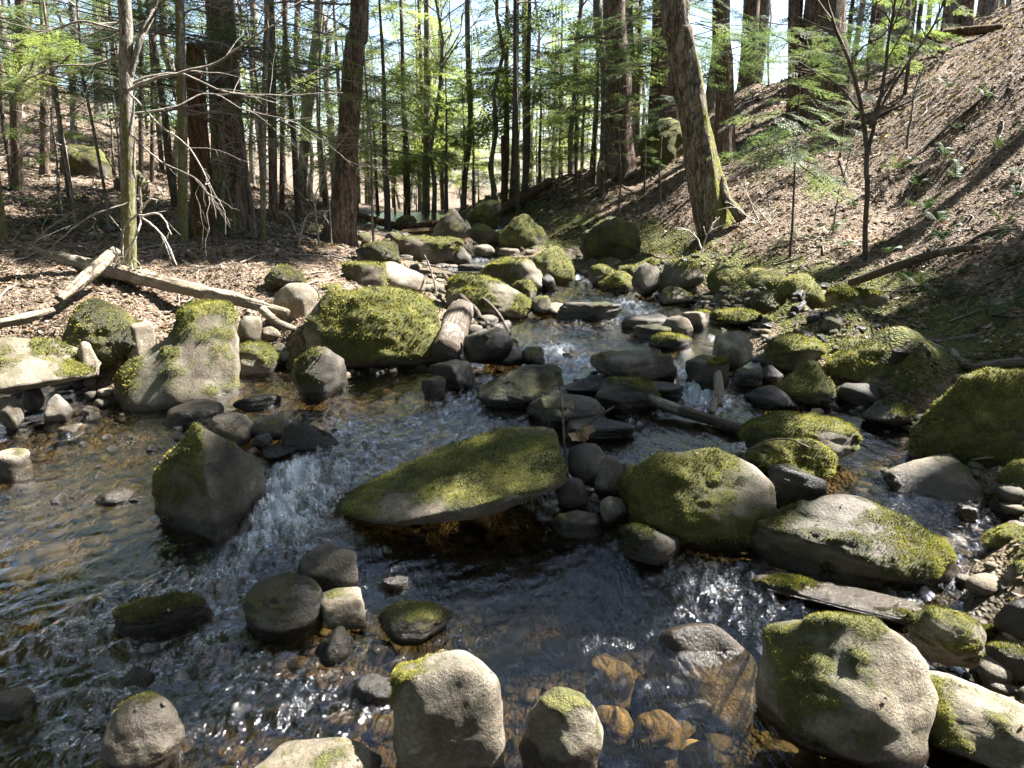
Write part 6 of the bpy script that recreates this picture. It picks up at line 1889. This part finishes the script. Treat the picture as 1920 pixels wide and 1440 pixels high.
shrub('pale bare twigs between thin pole and leaning trunk', 9.8, [([(600, 470), (590, 380), (570, 300), (530, 240)], 5, 2, 8), ([(590, 370), (620, 300), (660, 250)], 3, 1.5, 6)], 390, M_PALETWIG)
shrub('low pale twigs rooted by the leaning sapling at the left edge', 8.0, [([(40, 520), (60, 470), (90, 430), (140, 400)], 4, 2, 6), ([(30, 515), (20, 460), (40, 420)], 3, 1.5, 5)], 400, M_PALETWIG)

# ------------------------------------------------------------------ ferns
def frond_mesh(L, seed):
    rs = np.random.default_rng(seed)
    V, F = [], []
    n = 24
    def pt(s, y):
        return (s * L * math.cos(.9 * s) , y, L * (.55 * math.sin(2.2 * s) * (1 - .55 * s)))
    for i in range(n):
        s = .12 + .86 * i / n
        l = L * .17 * math.sin(math.pi * min(1, (s * .9 + .16))) ** .8 * rs.uniform(.85, 1.1)
        for sd in (-1, 1):
            b = len(V)
            x0, _, z0 = pt(s, 0)
            x1, _, z1 = pt(s + .022, 0)
            V += [(x0, 0, z0), (x1, 0, z1), (x1 + .25 * l, sd * l, z1 - .15 * l), (x0 + .1 * l, sd * l * .55, z0 - .02 * l)]
            F.append((b, b + 1, b + 2, b + 3) if sd > 0 else (b, b + 3, b + 2, b + 1))
    return mesh_data('frond', np.array(V), np.array(F), [M_FERN], None, False)
FROND = [frond_mesh(.34, 1), frond_mesh(.27, 2), frond_mesh(.40, 3)]
FERN_AT = [('right', 1760, 420, 1), ('right', 1830, 360, 1), ('right', 1880, 420, 1), ('right', 1790, 340, 1), ('right', 1850, 480, 1), ('right', 1900, 330, 1), ('right', 1700, 440, 1), ('right', 1740, 480, 1), ('right', 1800, 520, 1), ('right', 1890, 510, 1), ('right', 1640, 450, 1), ('right', 1560, 440, 1), ('right', 1870, 280, 1), ('right', 1650, 540, 1), ('right', 1720, 540, 1), ('right', 1915, 250, 1), ('right', 1820, 440, 1), ('right', 1760, 560, 1),
    ('right', 1690, 590, .8), ('right', 1730, 620, .8), ('right', 1850, 600, .8), ('right', 1600, 390, 1), ('right', 1540, 380, 1), ('right', 1490, 450, .8), ('right', 1450, 470, .7), ('right', 1510, 500, .7), ('right', 1680, 330, 1), ('right', 1800, 250, 1), ('right', 1420, 440, .8), ('right', 1380, 470, .7), ('right', 1780, 170, 1), ('right', 1880, 140, 1),
    ('right', 1735, 395, 1.1), ('right', 1775, 455, 1.2), ('right', 1845, 405, 1.2), ('right', 1905, 375, 1.2), ('right', 1870, 455, 1.2), ('right', 1910, 470, 1.2), ('right', 1830, 555, 1.0), ('right', 1700, 505, 1.0), ('right', 1620, 430, 1.0), ('right', 1665, 480, .9), ('right', 1770, 300, 1.2), ('right', 1835, 310, 1.2), ('right', 1720, 360, 1.1), ('right', 1580, 470, .9), ('right', 1910, 200, 1.2), ('right', 1850, 190, 1.2), ('right', 1640, 590, .7), ('right', 1780, 600, .8), ('right', 1900, 590, .9),
    ('left', 70, 390, 1.2), ('left', 120, 400, 1.2), ('left', 30, 360, 1.2), ('left', 160, 410, 1.2), ('left', 60, 320, 1.2), ('left', 190, 430, 1.1), ('left', 130, 440, 1.1), ('left', 250, 400, 1.1), ('left', 210, 390, 1.2), ('left', 300, 420, 1.0), ('left', 90, 430, 1.1), ('left', 280, 380, 1.2), ('left', 420, 440, .9), ('left', 150, 380, 1.2),
    ('far', 1010, 350, 1.4), ('far', 1040, 370, 1.4), ('far', 960, 400, 1.2), ('far', 1060, 390, 1.2), ('far', 1000, 390, 1.2), ('far', 1100, 380, 1.3), ('far', 560, 420, 1.1), ('far', 590, 440, 1.1)]
rs = np.random.default_rng(66)
seen = {'right': 0, 'left': 0, 'far': 0}
FERN_AT = [q for i, q in enumerate(FERN_AT) if q[0] != 'right' or i % 3 != 1]
for side, px, py, s in sorted(FERN_AT):
    p = on_ground(px, py, 3, 30)
    f = link('fern', None, loc=p, rz=(rs.normal(0, .1), -.25 if side == 'right' else .15, rs.random() * 6.28), scale=s * rs.uniform(.55, 1.0))
    place = {'right': 'on the leafy slope of the right bank', 'left': 'on the shaded floor of the left bank', 'far': 'on the far banks upstream'}[side]
    tag(f, 'green fern tuft, %s from the left %s' % (ordinal(seen[side]), place), 'fern', 'ferns ' + place)
    seen[side] += 1
    for k in range(int(rs.integers(6, 10))):
        a = k * 2.4 + rs.normal(0, .3)
        fr = link('frond', FROND[rs.integers(3)], f, rz=(0, rs.uniform(-.35, .15), a), scale=rs.uniform(.7, 1.1))
